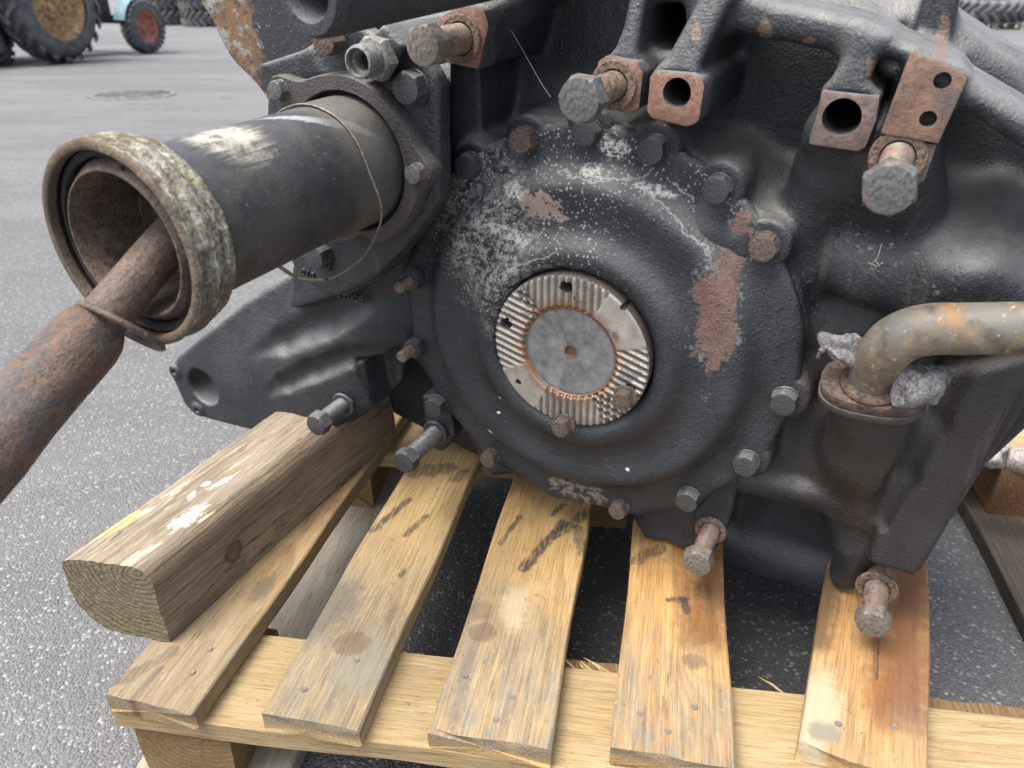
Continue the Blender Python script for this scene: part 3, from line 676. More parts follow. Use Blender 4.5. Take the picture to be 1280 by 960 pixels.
def drive_flange():
    R0 = .0755; nr, na = 76, 320; rs = np.concatenate([[0.0001], np.linspace(.003, R0, nr)])
    def h(x, y, r):
        an = math.degrees(math.atan2(y, x)) % 360
        if r < .0435: return -.0042-.0016*max(0, 1-(r/.040)**2) if r > .0055 else -.0095
        z = -.0042+.0042*min(1, (r-.0435)/.004)
        for gdir, cen in ((90, 99), (90, 281), (163, 166), (163, 338)):
            d = (an-cen+180) % 360-180
            if abs(d) < 39:
                a = R_(gdir); perp = -math.sin(a)*x+math.cos(a)*y
                ph = (perp/.0068) % 1; tr = abs(ph*2-1)
                if r > .0455: z -= .0022*max(0, min(1, (tr-.18)/.5))*min(1, (39-abs(d))/2)
        if r > .0735: z -= (r-.0735)*.7
        return z
    holes = [at(707, 360, 0), at(632, 405, 0), at(648, 478, 0), at(779, 385, 0), at(703, 524, 0), at(786, 490, 0)]
    v, f = [], []
    for i in range(na):
        a = 2*math.pi*i/na
        for r in rs:
            x, y = r*math.cos(a), r*math.sin(a); z = h(x, y, r)
            for k, q in enumerate(holes):
                if math.hypot(x-q[0], y-q[1]) < (.0052 if k in (0, 1) else .0025 if k in (2, 3) else .006): z = -.02
            v.append((x, y, z))
        v.append((R0, 0, 0) if False else (R0*math.cos(a), R0*math.sin(a), -.03))
    m = len(rs)+1
    for i in range(na):
        k = (i+1) % na
        for j in range(m-1): f.append((i*m+j, i*m+j+1, k*m+j+1, k*m+j))
    return mesh('drive_flange', v, f, True, 35)
dfl = gp('drive_flange', drive_flange(), flange_mat(), label='bare steel serrated drive flange in the centre of the cover')
for px, hp in (((710, 524), (702, 534)), ((786, 490), (775, 499))):
    q = at(*px, .0); b = gp('bolt', hexhead(.0165, .010), M_boltrust, dfl, TM(q[0], q[1], .0105, .4))
    w = obj('washer', ringmesh(.004, .0112, .0026), M_boltrust, b); w.matrix_local = Matrix.Translation((0, 0, -.0025))
    s_ = obj('shank', cylmesh(.0050, .03), M_shank, b); s_.matrix_local = Matrix.Translation((0, 0, -.028))

# ---- tube with crusted collar, three-eared tube flange
TU, TV = -.190, .164
tubeM = Matrix.Translation((TU, TV, 0))
def tube_mat():
    t = NT('scuffed dark tube'); o = t.obj; x, y, z = t.sep(o)
    n1 = t.noise(o, 30, 5, .6); n2 = t.noise(o, 420, 3)
    c = t.mix(t.ramp(n1, [(.3, 0), (.7, 1)]), (.022, .023, .026), (.055, .055, .056))
    # pale rubbed patch on top, grey cement-like smear near the flange, brown dusting
    pq = t.comb(t.math('ARCTAN2', y, x), z, 0)
    p1 = t.ell(pq, (R_(75), .185, 0), .42, .024, 0, 1.1, 14, .45); p1 = t.math('MULTIPLY', p1, t.step(t.noise(o, 80, 5, .7), .30, .58))
    c = t.mix(t.math('MULTIPLY', p1, .8), c, (.44, .41, .33))
    p2 = t.ell(pq, (R_(62), .098, 0), .55, .008, R_(4), 1.0, 30, .25); c = t.mix(t.math('MULTIPLY', p2, .8), c, (.27, .30, .31))
    c = t.mix(t.math('MULTIPLY', t.step(z, .09, .11, 1, 0), .8), c, (.075, .072, .062))
    c = t.mix(t.math('MULTIPLY', t.step(t.noise(o, 12, 5, .7), .5, .62), .4), c, (.09, .08, .062))
    gr = t.math('MULTIPLY', t.step(t.noise(o, 170, 5, .7), .62, .70), .5); c = t.mix(gr, c, (.30, .28, .24))
    return t.set(c, t.step(n1, .3, .7, .45, .68), 0, t.bump(t.math('ADD', n2, t.math('MULTIPLY', t.noise(o, 70, 4), .9)), .35, .0012))
v, f = lathe([(.050, .03), (.0545, .03), (.0545, .083), (.0525, .0855), (.0520, .088), (.0522, .1), (.0528, .229), (.0528, .249)], 128)
MS = Matrix.Translation((0, 0, .0135))
tb = gp('output_tube', mesh('tube', v, f, True, 40), tube_mat(), None, tubeM, 'wide dark steel tube sticking out of the gearbox')
def crust(t):
    pass
def collar_mat():
    t = NT('lichen-crusted rusty collar'); o = t.obj; x, y, z = t.sep(o)
    n1 = t.noise(o, 70, 6, .7); n2 = t.noise(o, 30, 5, .65); n3 = t.noise(o, 300, 4, .7)
    c = t.mix(t.ramp(n2, [(.35, 0), (.65, 1)]), (.07, .052, .034), (.145, .105, .068))
    an = t.math('ADD', t.math('MULTIPLY', x, 9), t.math('MULTIPLY', y, 6))
    sk = t.noise(t.comb(t.math('MULTIPLY', t.math('ARCTAN2', y, x), 2.2), t.math('MULTIPLY', z, 190), 0), 1.6, 6, .72)
    cr = t.math('MULTIPLY', t.step(t.math('ADD', t.math('ADD', t.math('MULTIPLY', n1, .5), t.math('MULTIPLY', sk, .5)), t.math('MULTIPLY', an, .22)), .50, .68), t.step(z, .2600, .2632, 1, .12))
    c = t.mix(cr, c, t.mix(t.ramp(n3, [(.3, 0), (.65, 1)]), (.10, .09, .066), (.30, .285, .23)))
    c = t.mix(t.math('MULTIPLY', t.step(sk, .54, .64), t.math('MULTIPLY', cr, .7)), c, (.48, .465, .41))
    c = t.mix(t.math('MULTIPLY', t.step(t.noise(o, 60, 5, .7), .56, .66), t.math('MULTIPLY', cr, .7)), c, (.20, .18, .055))
    c = t.mix(t.math('MULTIPLY', t.step(sk, .46, .38), .7), c, (.07, .06, .048))
    c = t.mix(t.ramp(n3, [(.32, .6), (.5, 0)]), c, (.045, .035, .025))
    return t.set(c, .9, 0, t.bump(t.math('ADD', n1, n3), .8, .002))
from mathutils import noise as mn
def crr(r, z, a, j):
    if j in (0, 1) or r < .0605: return r
    s_ = .25+.75*max(0, math.cos(a-R_(30)))**.8
    p = Vector((math.cos(a)*2.2, math.sin(a)*2.2, z*110)); q = mn.fractal(p*2.0, 1., 2., 5)+.5*mn.fractal(p*9.0, .8, 2., 3)
    return r+.0016*s_*q*(.35 if z > .2615 else 1)
pr = [(.0528, .214), (.0548, .2145), (.0590, .2155), (.0620, .217), (.0632, .2195), (.0635, .223), (.0634, .2265), (.0628, .229), (.0626, .231), (.0640, .233)] + [(.0655+.0014*math.sin(i*.5), .235+i*.0021) for i in range(12)] + [(.0664, .2605), (.0656, .2625), (.0640, .2635), (.0605, .2635), (.0598, .2625), (.0598, .255)]
pr = [(r, .2635-(.2635-z)*.74) for r, z in pr]
v, f = lathe(pr, 420, crr); gp('collar', mesh('collar', v, f, True, 50), collar_mat(), tb, MS, 'rough rusty collar crusted with pale yellow lichen')
M_inner = rusty('brown tube bore', (.08, .058, .045), (.145, .10, .076), (.05, .04, .035), .45)
M_innerdk = rusty('dark seal groove', (.035, .035, .037), (.07, .065, .06), (.03, .03, .03), .2)
v, f = lathe([(.0598, .254), (.0555, .254), (.0545, .256), (.0545, .252)], 96); gp('seal_groove', mesh('groove', v, f, True, 30), M_innerdk, tb, MS)
v, f = lathe([(.0545, .243), (.0542, .2490), (.0530, .2515), (.0480, .2590), (.0468, .2592), (.0462, .2580), (.0460, .253), (.0445, .250), (.0440, .23), (.0430, .2075)], 96); sl_ = gp('inner_sleeve', mesh('sleeve', v, f, True, 35), M_inner, tb, MS)
for px in ((191, 268), (198, 293), (240, 318)):
    pass
v, f = lathe([(.0440, .2085), (.0415, .2085), (.0405, .2110), (.0390, .2110), (.0380, .2065), (.0375, .2035), (.0215, .2035), (.0205, .2015), (.0205, .10)], 80); idk = gp('inner_flange', mesh('inner', v, f, True, 30), M_inner, tb, MS)
for k, an in enumerate((20, 65, 110, 155, 200, 245, 290, 335)):
    if k % 2 == 0:
        b = obj('socket_screw', ringmesh(.0022, .0042, .004, 20), M_innerdk, idk); b.matrix_local = Matrix.Translation((.029*math.cos(R_(an)), .029*math.sin(R_(an)), .2025))
    else:
        b = obj('bore', cylmesh(.0032, .002, 16), M_hole, idk); b.matrix_local = Matrix.Translation((.029*math.cos(R_(an)), .029*math.sin(R_(an)), .2025))
v, f = lathe([(.0001, .045), (.05, .045)], 48); gp('tube_floor', mesh('tube_floor', v, f), M_hole, tb)
for an in (28, 8, 75):
    b = obj('pin_hole', cylmesh(.0016, .0012, 14), M_hole, sl_); b.matrix_local = Matrix.Translation((.0505*math.cos(R_(an)), .0505*math.sin(R_(an)), .2552))
# flange with three ears
ears = [at(350, 112, .047)[:2], at(521, 216, .047)[:2]]
ears.append(np.array([TU, TV])*2.0 - (ears[0]+ears[1])/2 + np.array([.012, -.022]))
def ear_outline():
    pts = []
    angs = [math.atan2(e[1]-TV, e[0]-TU) for e in ears]; rads = [math.hypot(e[1]-TV, e[0]-TU) for e in ears]
    for i in range(160):
        a = 2*math.pi*i/160; r = .0715
        for an, rd in zip(angs, rads):
            d = math.atan2(math.sin(a-an), math.cos(a-an)); r += (rd+.010-.0715)*math.exp(-(d/.17)**2)+.003*math.exp(-(d/.4)**2)
        pts.append((r*math.cos(a), r*math.sin(a)))
    return pts
eo = ear_outline(); ei = [(.0585*math.cos(2*math.pi*i/160), .0585*math.sin(2*math.pi*i/160)) for i in range(160)]
v = []; f = []
for lay, (z, so_, si_) in enumerate([(.028, 1, 1), (.0435, 1, 1), (.0455, .985, 1.02)]):
    v += [(x*so_, y*so_, z) for x, y in eo]+[(x*si_, y*si_, z) for x, y in ei]
n = 160
for l in (0, 1):
    for i in range(n):
        k = (i+1) % n; a = l*2*n; b = (l+1)*2*n
        f += [(a+i, a+k, b+k, b+i), (a+n+k, a+n+i, b+n+i, b+n+k)]
for i in range(n): k = (i+1) % n; b = 4*n; f.append((b+i, b+k, b+n+k, b+n+i))
tf = gp('tube_flange', mesh('tube_flange', v, f, True, 40), M_plate, None, tubeM, 'three-eared dark flange ring around the tube')
v, f = lathe([(.0545, .030), (.0585, .029)], 64); obj('flange_gap', mesh('gap', v, f), M_hole, tf)
for e in ears[:2]:
    setbolt(e[0], e[1], .0455, .0145, .009, M_boltgrey, True)
q = at(518, 108, .03); setbolt(q[0], q[1], .031, .0235, .013, M_bolt, True, .2)
q = at(413, 50, .04); setbolt(q[0], q[1], .036, .0215, .014, M_boltrust, False, .5)
q = at(404, 317, .03); setbolt(q[0], q[1], .029, .021, .016, M_bolt, False, .1)
q = at(449, 332, .03); setbolt(q[0], q[1], .012, .021, .016, M_bolt, False, .4)
# threaded union
M_union = steel('grey zinc union', (.20, .20, .185), .1, .55, .3)
q = at(446, 78, .075); un = gp('pipe_union', hexhead(.030, .012), M_union, None, TM(q[0], q[1], .045, .35), 'open grey threaded pipe union')
v, f = lathe([(.0118, .011), (.0122, .014), (.0122, .027), (.0117, .029), (.0101, .0295), (.0096, .028), (.0096, .023), (.0073, .0225), (.0067, .0215), (.0067, .010)], 48)
u2 = obj('collar', mesh('union', v, f, True, 35), M_union, un)
v, f = lathe([(.0001, .014), (.0067, .014)], 24); obj('bore', mesh('bore', v, f), M_hole, un)
bl = [Vector((random.gauss(0, 1), random.gauss(0, 1), random.gauss(0, 1))).normalized()*random.uniform(.6, 1) for _ in range(30)]

# ---- casting numbers
def text(s_, size, depth=.0016):
    cu = bpy.data.curves.new('t', 'FONT'); cu.body = s_; cu.size = size; cu.extrude = depth; cu.align_x = 'CENTER'; cu.align_y = 'CENTER'; cu.resolution_u = 3; cu.space_character = 1.1
    o = bpy.data.objects.new('t', cu); C.objects.link(o); dg = bpy.context.evaluated_depsgraph_get(); dg.update()
    me = bpy.data.meshes.new_from_object(o.evaluated_get(dg)); bpy.data.objects.remove(o); return me
for s_, a, b, n, sz in (('221008', (408, 361), (464, 378), -.0165, .0125), ('9001', (388, 322), (420, 338), .0302, .0105), ('010', (374, 337), (398, 347), .0302, .010)):
    pa, pb = at(*a, n), at(*b, n); an = math.atan2(pb[1]-pa[1], pb[0]-pa[0]); m = (pa+pb)/2
    gp('casting_number', text(s_, sz, .003), M_bolt, None, TM(m[0], m[1], n, an))

# ---- oval pipe flange and bent pipe
fc = at(1092, 478, -.008); fN = np.array([-.05, .93, .37]); fN /= np.linalg.norm(fN); fX = np.array([1, .0, .0]); fX -= fN*(fX@fN); fX /= np.linalg.norm(fX); fY = np.cross(fN, fX)
FM = Matrix(((fX[0], fY[0], fN[0], fc[0]), (fX[1], fY[1], fN[1], fc[1]), (fX[2], fY[2], fN[2], fc[2]), (0, 0, 0, 1)))
ov = []
for i in range(48):
    a = 2*math.pi*i/48; ov.append((.038*math.copysign(abs(math.cos(a))**.75, math.cos(a)), .0245*math.copysign(abs(math.sin(a))**.8, math.sin(a))))
M_flr = rusty('red-brown flange', (.085, .058, .045), (.15, .10, .076), (.05, .04, .035), .45)
pf = gp('pipe_flange', prism(ov, -.010, .0, .0012), M_flr, None, FM, 'rusty oval flange clamping the bent pipe')
gk = obj('gasket', prism([(x*1.03, y*1.04) for x, y in ov], -.018, -.0105, .001), M_plate, pf)
gk2 = obj('pipe_collar', mesh('pc', *lathe([(.0185, -.001), (.0245, 0), (.0235, .003), (.0205, .005), (.0185, .006)], 40)), M_flr, pf)
def pipe_mat():
    t = NT('yellowed spotted pipe'); o = t.obj
    n1 = t.noise(o, 55, 5, .65); n2 = t.noise(o, 20, 4, .6)
    c = t.mix(t.ramp(n1, [(.36, 0), (.64, 1)]), (.075, .066, .054), (.215, .175, .122))
    c = t.mix(t.step(n2, .56, .66), c, (.24, .13, .06))
    c = t.mix(t.math('MULTIPLY', t.step(t.noise(o, 28, 3, .5), .52, .58), .85), c, (.13, .125, .11))
    sp = t.step(t.vor(o, 55), .20, .26, 1, 0); c = t.mix(t.math('MULTIPLY', sp, .7), c, (.14, .135, .125))
    c = t.mix(t.math('MULTIPLY', t.step(t.noise(o, 130, 4, .7), .6, .68), .7), c, (.55, .42, .20))
    c = t.mix(t.math('MULTIPLY', t.step(t.noise(o, 200, 4, .7), .62, .7), .6), c, (.07, .06, .05))
    return t.set(c, t.step(n1, .3, .7, .45, .7), .15, t.bump(t.noise(o, 260, 4), .3, .0008))
pp = [fc+fN*.0, fc+fN*.016, *[at(*a) for a in ((1108, 437, .010), (1128, 421, .014), (1160, 412, .013), (1210, 411, .006), (1290, 410, -.006), (1420, 408, -.03))]]
pth = smooth_path(pp, 8); gp('bent_pipe', mesh('pipe', *tube(pth, .0182, 40), True, 60), pipe_mat(), None, None, 'yellowed steel pipe bent down into the oval flange')
# torn sealing tape lumps
def lump(c, r, seed, sq=(1, 1, 1)):
    g = np.random.default_rng(seed); bm = bmesh.new(); bmesh.ops.create_icosphere(bm, subdivisions=4, radius=1)
    D = g.normal(size=(26, 3)); D /= np.linalg.norm(D, axis=1)[:, None]; A = g.uniform(-.34, .30, 26)
    D2 = g.normal(size=(90, 3)); D2 /= np.linalg.norm(D2, axis=1)[:, None]; A2 = g.uniform(-.20, .20, 90)
    for vv in bm.verts:
        p = np.array(vv.co); s_ = 1+sum(a*math.exp(-((1-p@d)/.10)) for a, d in zip(A, D))+sum(a*math.exp(-((1-p@d)/.015)) for a, d in zip(A2, D2))
        vv.co = Vector(p*s_*r*np.array(sq))
    me = bpy.data.meshes.new('lump'); bm.to_mesh(me); bm.free(); me.polygons.foreach_set('use_smooth', [True]*len(me.polygons)); me.set_sharp_from_angle(angle=R_(35)); return me
def tape_mat():
    t = NT('crumpled grey tape'); o = t.obj
    n1 = t.noise(o, 260, 5, .7, 1.5); n2 = t.noise(o, 90, 4)
    c = t.mix(t.ramp(n1, [(.35, 0), (.65, 1)]), (.06, .06, .06), (.34, .335, .33))
    c = t.mix(t.step(n2, .56, .66), c, (.09, .075, .065))
    return t.set(c, .55, .1, t.bump(n1, .9, .003))
M_tape = tape_mat()
q = at(1062, 437, .0); gp('tape_scrap', lump(q, .0185, 3, (1.15, .8, .6)), M_tape, None, TM(*q, -.25), 'torn grey tape left of the bent pipe')
q = at(1148, 478, .004); gp('tape_scrap', lump(q, .020, 5, (.95, 1.0, .7)), M_tape, None, TM(*q, .2), 'torn grey tape right of the bent pipe')
q = at(1030, 443, -.002)
gp('tape_strip', mesh('strip', *tube(smooth_path([at(1046, 432, .0), at(1034, 433, .004), at(1026, 440, .004), at(1022, 448, 0)], 5), [.0036]*5+[.003]*5+[.0016]*5+[.0004], 6)), M_tape)

# ---- rusty upper-left bracket and the blurred bar above
def brk_mat():
    t = NT('flaking rusty bracket'); o = t.obj; x, y, z = t.sep(o)
    n1 = t.noise(o, 55, 6, .7); n2 = t.noise(o, 25, 5, .65); n3 = t.noise(o, 240, 4, .7)
    c = t.mix(t.ramp(n2, [(.38, 0), (.62, 1)]), (.075, .058, .043), (.17, .095, .05))
    c = t.mix(t.step(t.noise(o, 80, 5, .7), .55, .62), c, (.05, .05, .045))
    c = t.mix(t.step(n1, .50, .60), c, (.23, .225, .205))
    q = at(335, 40, -.02); e = t.step(t.math('ADD', t.math('SUBTRACT', x, q[0]), t.math('ADD', t.math('MULTIPLY', t.math('SUBTRACT', y, q[1]), -.05), t.math('MULTIPLY', t.noise(o, 35, 4, .7), .06))), .025, .032)
    c = t.mix(e, c, t.mix(t.step(n3, .62, .68), (.028, .030, .034), (.20, .20, .19)))
    return t.set(c, .85, 0, t.bump(t.math('ADD', n1, n3), .6, .0015))
bp = P2(-.01, [(236, -60), (249, 0), (262, 22), (286, 70), (318, 104), (336, 132), (344, 170), (380, 200), (440, 110), (460, -10), (470, -80)])
bp = [tuple(q) for q in smooth_path(list(bp), 4)]
gp('rusty_bracket', prism(bp, -.045, -.01, .004, 3), brk_mat(), None, None, 'flaking rust-brown cast bracket with curved edge at the upper left')
M_bar = painted('smooth black bar', (.022, .024, .029), (.04, .043, .05), .2)
b0, b1 = at(380, -18, .19), at(640, -62, .0); b2 = b0+(b1-b0)*2.1
ax = frame_from(b2-b0, (0, 1, 0)); L = np.linalg.norm(b2-b0)
v, f = lathe([(.0001, .03), (.0175, .03), (.0180, .003), (.0200, .0), (.0262, .0), (.0285, .003), (.0290, .01), (.0290, L), (.0001, L)], 64)
BM4 = ax.to_4x4(); BM4.translation = Vector(b0); gp('round_bar', mesh('bar', v, f, True, 40), M_bar, None, BM4, 'black round bar with hollow end above the tube')

lgp = b0+(b1-b0)*1.7
gp('bar_lug', prism([(lgp[0]-.02, lgp[1]), (lgp[0]+.02, lgp[1]), (lgp[0]+.035, lgp[1]-.16), (lgp[0]-.035, lgp[1]-.16)], lgp[2]-.02, lgp[2]+.005, .003), M_bar)
# ---- thin wire looped round the tube
def tubept(a, z, r=.0545): return np.array([TU+r*math.cos(R_(a)), TV+r*math.sin(R_(a)), z])
wp = [tubept(150, .088), tubept(120, .086), tubept(90, .085), tubept(60, .085), tubept(35, .086), tubept(12, .087, .0552), *[at(*a) for a in ((477, 262, .086), (468, 298, .083), (446, 329, .083), (410, 350, .088), (377, 348, .095), (348, 331, .104))], tubept(215, .112, .058), tubept(180, .113)]
M_wire = steel('thin steel wire', (.15, .13, .10), .2, .5, .4)
wire = thing('wire_loop', 'thin bent wire hooped loosely around the dark gearbox tube', 'wire', GM @ T0)
obj('strand', mesh('wire', *tube(smooth_path(wp, 8), .0010, 8, closed=True), True), M_wire, wire)
obj('tag_strip', mesh('wire', *tube(smooth_path([wp[9]+[0, 0, .0012], wp[10]+[0, 0, .0012], wp[11]+[0, 0, .0012]], 8), .0019, 6), True), M_wire, wire)

# ---- a few spider threads and a wisp of straw caught on the casting
M_silk = NT('spider silk').set((.75, .75, .73), .6)
M_straw = NT('dry straw').set((.34, .31, .24), .8)
gp('cobweb_thread', mesh('cw', *tube(smooth_path([at(622, 8, -.03), at(655, 66, -.05), at(676, 103, -.06), at(688, 121, -.07)], 5), [.00012]*6+[.0002]*4+[.0004]*5+[.0008], 5)), M_silk)
0 and gp('cobweb_thread', mesh('cw', *tube(smooth_path([at(716, 0, -.10), at(717, 60, -.12), at(720, 112, -.10)], 5), .0002, 5)), M_silk)
for pts in ([(1088, 332), (1097, 322), (1102, 305)], [(1085, 328), (1096, 333), (1104, 328)], [(1094, 324), (1100, 334)]):
    gp('straw_wisp', mesh('sw', *tube([at(x, y, -.030) for x, y in pts], .00035, 5)), M_straw)
# ------------------------------------------------------------------ wood
def wood(name, light, dark, pith=(.02, -.06), freq=260., grey=None, greyamt=.7, knots=(), marks=(), rust=(), sap=None, wear=.5, end=None, bumpk=1., blot=None, pale=(.60, .50, .34), greycol=(.25, .235, .20), wscale=1.):
    t = NT(name); o = t.obj
    wob = t.vec('MULTIPLY', t.vec('SUBTRACT', t.noise(t.map(o, (9, 2.0, 9)), 1.0, 3, .5, col=True), (.5, .5, .5)), (.05, 0, .05))
    q = t.vec('ADD', o, wob)
    for kx, ky, kr in knots:   # grain bends round the knots
        dx, dy, _ = t.sep(t.vec('SUBTRACT', o, (kx, ky, 0)))
        g = t.math('EXPONENT', t.math('MULTIPLY', t.math('ADD', t.math('POWER', t.math('DIVIDE', dx, kr*1.7), 2), t.math('POWER', t.math('DIVIDE', dy, kr*3.2), 2)), -1))
        q = t.vec('ADD', q, t.comb(t.math('MULTIPLY', g, kr*.9), 0, t.math('MULTIPLY', g, kr*1.1)))
    x, y, z = t.sep(q)
    r = t.math('SQRT', t.math('ADD', t.math('POWER', t.math('SUBTRACT', x, pith[0]), 2), t.math('POWER', t.math('SUBTRACT', z, pith[1]), 2)))
    saw = t.math('FRACT', t.math('MULTIPLY', r, freq))
    ring = t.ramp(saw, [(0, 0), (.45, .15), (.82, .9), (.90, 1), (1., 0)])
    fib = t.noise(t.map(o, (420, 14, 420)), 1, 4, .6); fib2 = t.noise(t.map(o, (130, 4, 130)), 1, 4, .65)
    big = t.noise(t.map(o, (14, 4, 14)), 1, 4, .6)
    c = t.mix(t.math('MULTIPLY', ring, t.ramp(big, [(.3, .35), (.7, .85)])), light, dark)
    c = t.mix(t.ramp(fib, [(.33, .22), (.55, 0)]), c, tuple(v_*.6 for v_ in dark))
    c = t.mix(t.ramp(t.noise(t.map(o, (30, 9, 30)), 1, 5, .65), [(.40, .35), (.62, 0)]), c, tuple(v_*.72 for v_ in dark))
    c = t.mix(t.math('MULTIPLY', t.step(fib2, .55, .72), wear*.6), c, pale)
    f3 = t.noise(t.map(o, (820, 26, 820)), 1, 3, .7); c = t.mix(t.ramp(f3, [(.36, .55), (.48, 0)]), c, tuple(v_*.5 for v_ in dark)); c = t.mix(t.ramp(f3, [(.54, 0), (.68, .4)]), c, tuple(min(1, v_*1.25) for v_ in light))
    ox, oy, oz = t.sep(o)
    if rust:
        for (a_, b_, w_, s_, cc) in rust:
            c = t.mix(t.math('MULTIPLY', t.seg(o, a_, b_, w_, .8, w_*1.2), s_), c, t.mix(fib2, cc, tuple(v_*.55 for v_ in cc)))
    if grey:      # weathered end: from y0 (full) to y1 (none)
        gm = t.step(t.math('ADD', oy, t.math('MULTIPLY', t.math('SUBTRACT', t.noise(t.map(o, (18, 7, 18)), 1, 5, .65), .5), .30)), grey[0], grey[1], 1, 0)
        gm = t.math('MULTIPLY', gm, t.ramp(t.noise(t.map(o, (70, 26, 70)), 1, 5, .7), [(.3, .35), (.62, greyamt)]))
        gm = t.math('MULTIPLY', gm, t.step(oz, -.006, .004, .2, 1))
        c = t.mix(gm, c, t.mix(t.ramp(fib, [(.35, 0), (.65, 1)]), tuple(v_*.55 for v_ in greycol), tuple(v_*1.35 for v_ in greycol)))
        c = t.mix(t.math('MULTIPLY', gm, t.step(t.noise(t.map(o, (160, 60, 160)), 1, 4, .7), .60, .68)), c, (.50, .43, .29))
    if blot:
        for (bx, by, rx, ry, an, s_, cc) in blot:
            c = t.mix(t.math('MULTIPLY', t.ell(o, (bx, by, 0), rx, ry, an, 1.1, 45*wscale, .4), s_), c, cc)
    for kx, ky, kr in knots:
        d = t.ell(o, (kx, ky, 0), kr*.80, kr*.68, .2, .35, 120, .18)
        kc = t.mix(t.noise(o, 140, 4, .6), (.17, .11, .075), (.30, .205, .14))
        c = t.mix(t.math('MULTIPLY', t.math('SUBTRACT', t.ell(o, (kx, ky, 0), kr*1.0, kr*.86, .2, .35, 120, .15), d), .5), c, (.13, .075, .04)); c = t.mix(t.math('MULTIPLY', d, .75), c, kc)
    for (a_, b_, w_, s_) in marks:    # dark scuffs of paint and grease
        c = t.mix(t.math('MULTIPLY', t.math('MULTIPLY', t.seg(o, a_, b_, w_, .4, w_*2.2), t.step(t.noise(t.map(o, (300, 60, 300)), 1, 5, .7), .34, .56, .35, 1)), s_*.92), c, (.045, .047, .05))
    ck = t.math('ABSOLUTE', t.math('SUBTRACT', t.noise(t.map(o, (34, 1.6, 34)), 1, 5, .6), .5)); ck = t.math('MULTIPLY', t.step(ck, .0, .006, 1, 0), t.step(t.noise(t.map(o, (20, 8, 20)), 1, 3), .50, .60))
    c = t.mix(t.math('MULTIPLY', ck, .5), c, (.07, .05, .034))
    md = t.math('MULTIPLY', t.step(t.noise(t.map(o, (260, 120, 260)), 1, 5, .75), .58, .66), t.step(t.noise(t.map(o, (22, 12, 22)), 1, 4, .6), .48, .60)); c = t.mix(t.math('MULTIPLY', md, .65), c, (.085, .075, .06))
    sp = t.math('MULTIPLY', t.step(t.noise(o, 190, 4, .7), .64, .70), .5); c = t.mix(sp, c, (.13, .10, .07))
    h = t.math('ADD', t.math('MULTIPLY', fib, .8), t.math('MULTIPLY', t.noise(t.map(o, (60, 10, 60)), 1, 4, .65), 1.2))
    c = t.mix(1., c, (.64, .64, .61), 'MULTIPLY')
    return t.set(c, .78, 0, t.bump(h, .55*bumpk, .0016), .25)

PZ = .144
PA = R_(11.5)
pal = thing('pallet', 'worn yellow wooden pallet of spaced planks under the black gearbox', 'pallet', Matrix.Translation((.0, .42, 0)))
PALI = Matrix.Translation((0, -.42, 0))
def beam_mesh(w, L, h, seed=0, rough=.0012, bev=.0015, ny=26, nx=5):
    """Sawn board: box with gently wavy sides, centred, length along y."""
    g = np.random.default_rng(seed); ph = g.uniform(0, 6, 8); v, f = [], []
    prof = []
    for i in range(nx+1): prof.append((-w/2+bev+(w-2*bev)*i/nx, h/2))
    prof += [(w/2, h/2-bev), (w/2, 0), (w/2, -h/2+bev)]
    for i in range(nx+1): prof.append((w/2-bev-(w-2*bev)*i/nx, -h/2))
    prof += [(-w/2, -h/2+bev), (-w/2, 0), (-w/2, h/2-bev)]
    m = len(prof)
    for j in range(ny+1):
        y = -L/2+L*j/ny
        for i, (x, z) in enumerate(prof):
            s = 1-.35*(abs(y) > L/2-1e-6)*0
            v.append((x+rough*math.sin(y*23+ph[0])*(1 if x > 0 else -.7)+g.normal()*rough*.15, y+(g.normal()*rough*.8 if j in (0, ny) else 0), z+rough*.6*math.sin(y*15+x*40+ph[1])+g.normal()*rough*.12))
    for j in range(ny):
        for i in range(m): k = (i+1) % m; f.append((j*m+i, (j+1)*m+i, (j+1)*m+k, j*m+k))
    for j in (0, ny):
        c = len(v); v.append((0, (-L/2 if j == 0 else L/2), 0))
        for i in range(m): k = (i+1) % m; f.append((j*m+i, j*m+k, c) if j == 0 else (j*m+k, j*m+i, c))
    me = mesh('board', v, f, True, 32); return me
def place_board(name, A, B, L, h, ztop, mat, parent, ang, seed, label=None, **kw):
    """A, B near corners (xy), running L along angle ang (from +y towards +x)."""
    A = np.array(A); B = np.array(B); d = np.array([math.sin(ang), math.cos(ang)]); perp = np.array([math.cos(ang), -math.sin(ang)])
    w = abs((B-A)@perp); mid = (A+B)/2; c = mid+d*L/2
    M = Matrix.Translation((c[0], c[1], ztop-h/2)) @ Matrix.Rotation(-ang, 4, 'Z')
    o = obj(name, beam_mesh(w, L, h, seed, **kw), mat, parent); o.matrix_local = PALI @ M if parent is pal else M
    o['_mid'] = 0; del o['_mid']
    return o, c, w, (lambda px, py, z=ztop: tuple(np.array([(onz(px, py, z)[:2]-c)@perp, (onz(px, py, z)[:2]-c)@d])))
def frame2(A, B, L, ang):
    A = np.array(A); B = np.array(B); d = np.array([math.sin(ang), math.cos(ang)]); perp = np.array([math.cos(ang), -math.sin(ang)]); c = (A+B)/2+d*L/2
    return lambda px, py, z=PZ: tuple(np.array([(onz(px, py, z)[:2]-c)@perp, (onz(px, py, z)[:2]-c)@d]))
LP = 1.0
def near(px, z=PZ): return onz(px[0], px[1], z)[:2]
pl = {}
YL, YD = (.68, .49, .25), (.50, .32, .135)
p1 = (near((130, 868)), near((243, 891))); k = frame2(*p1, LP, R_(13))
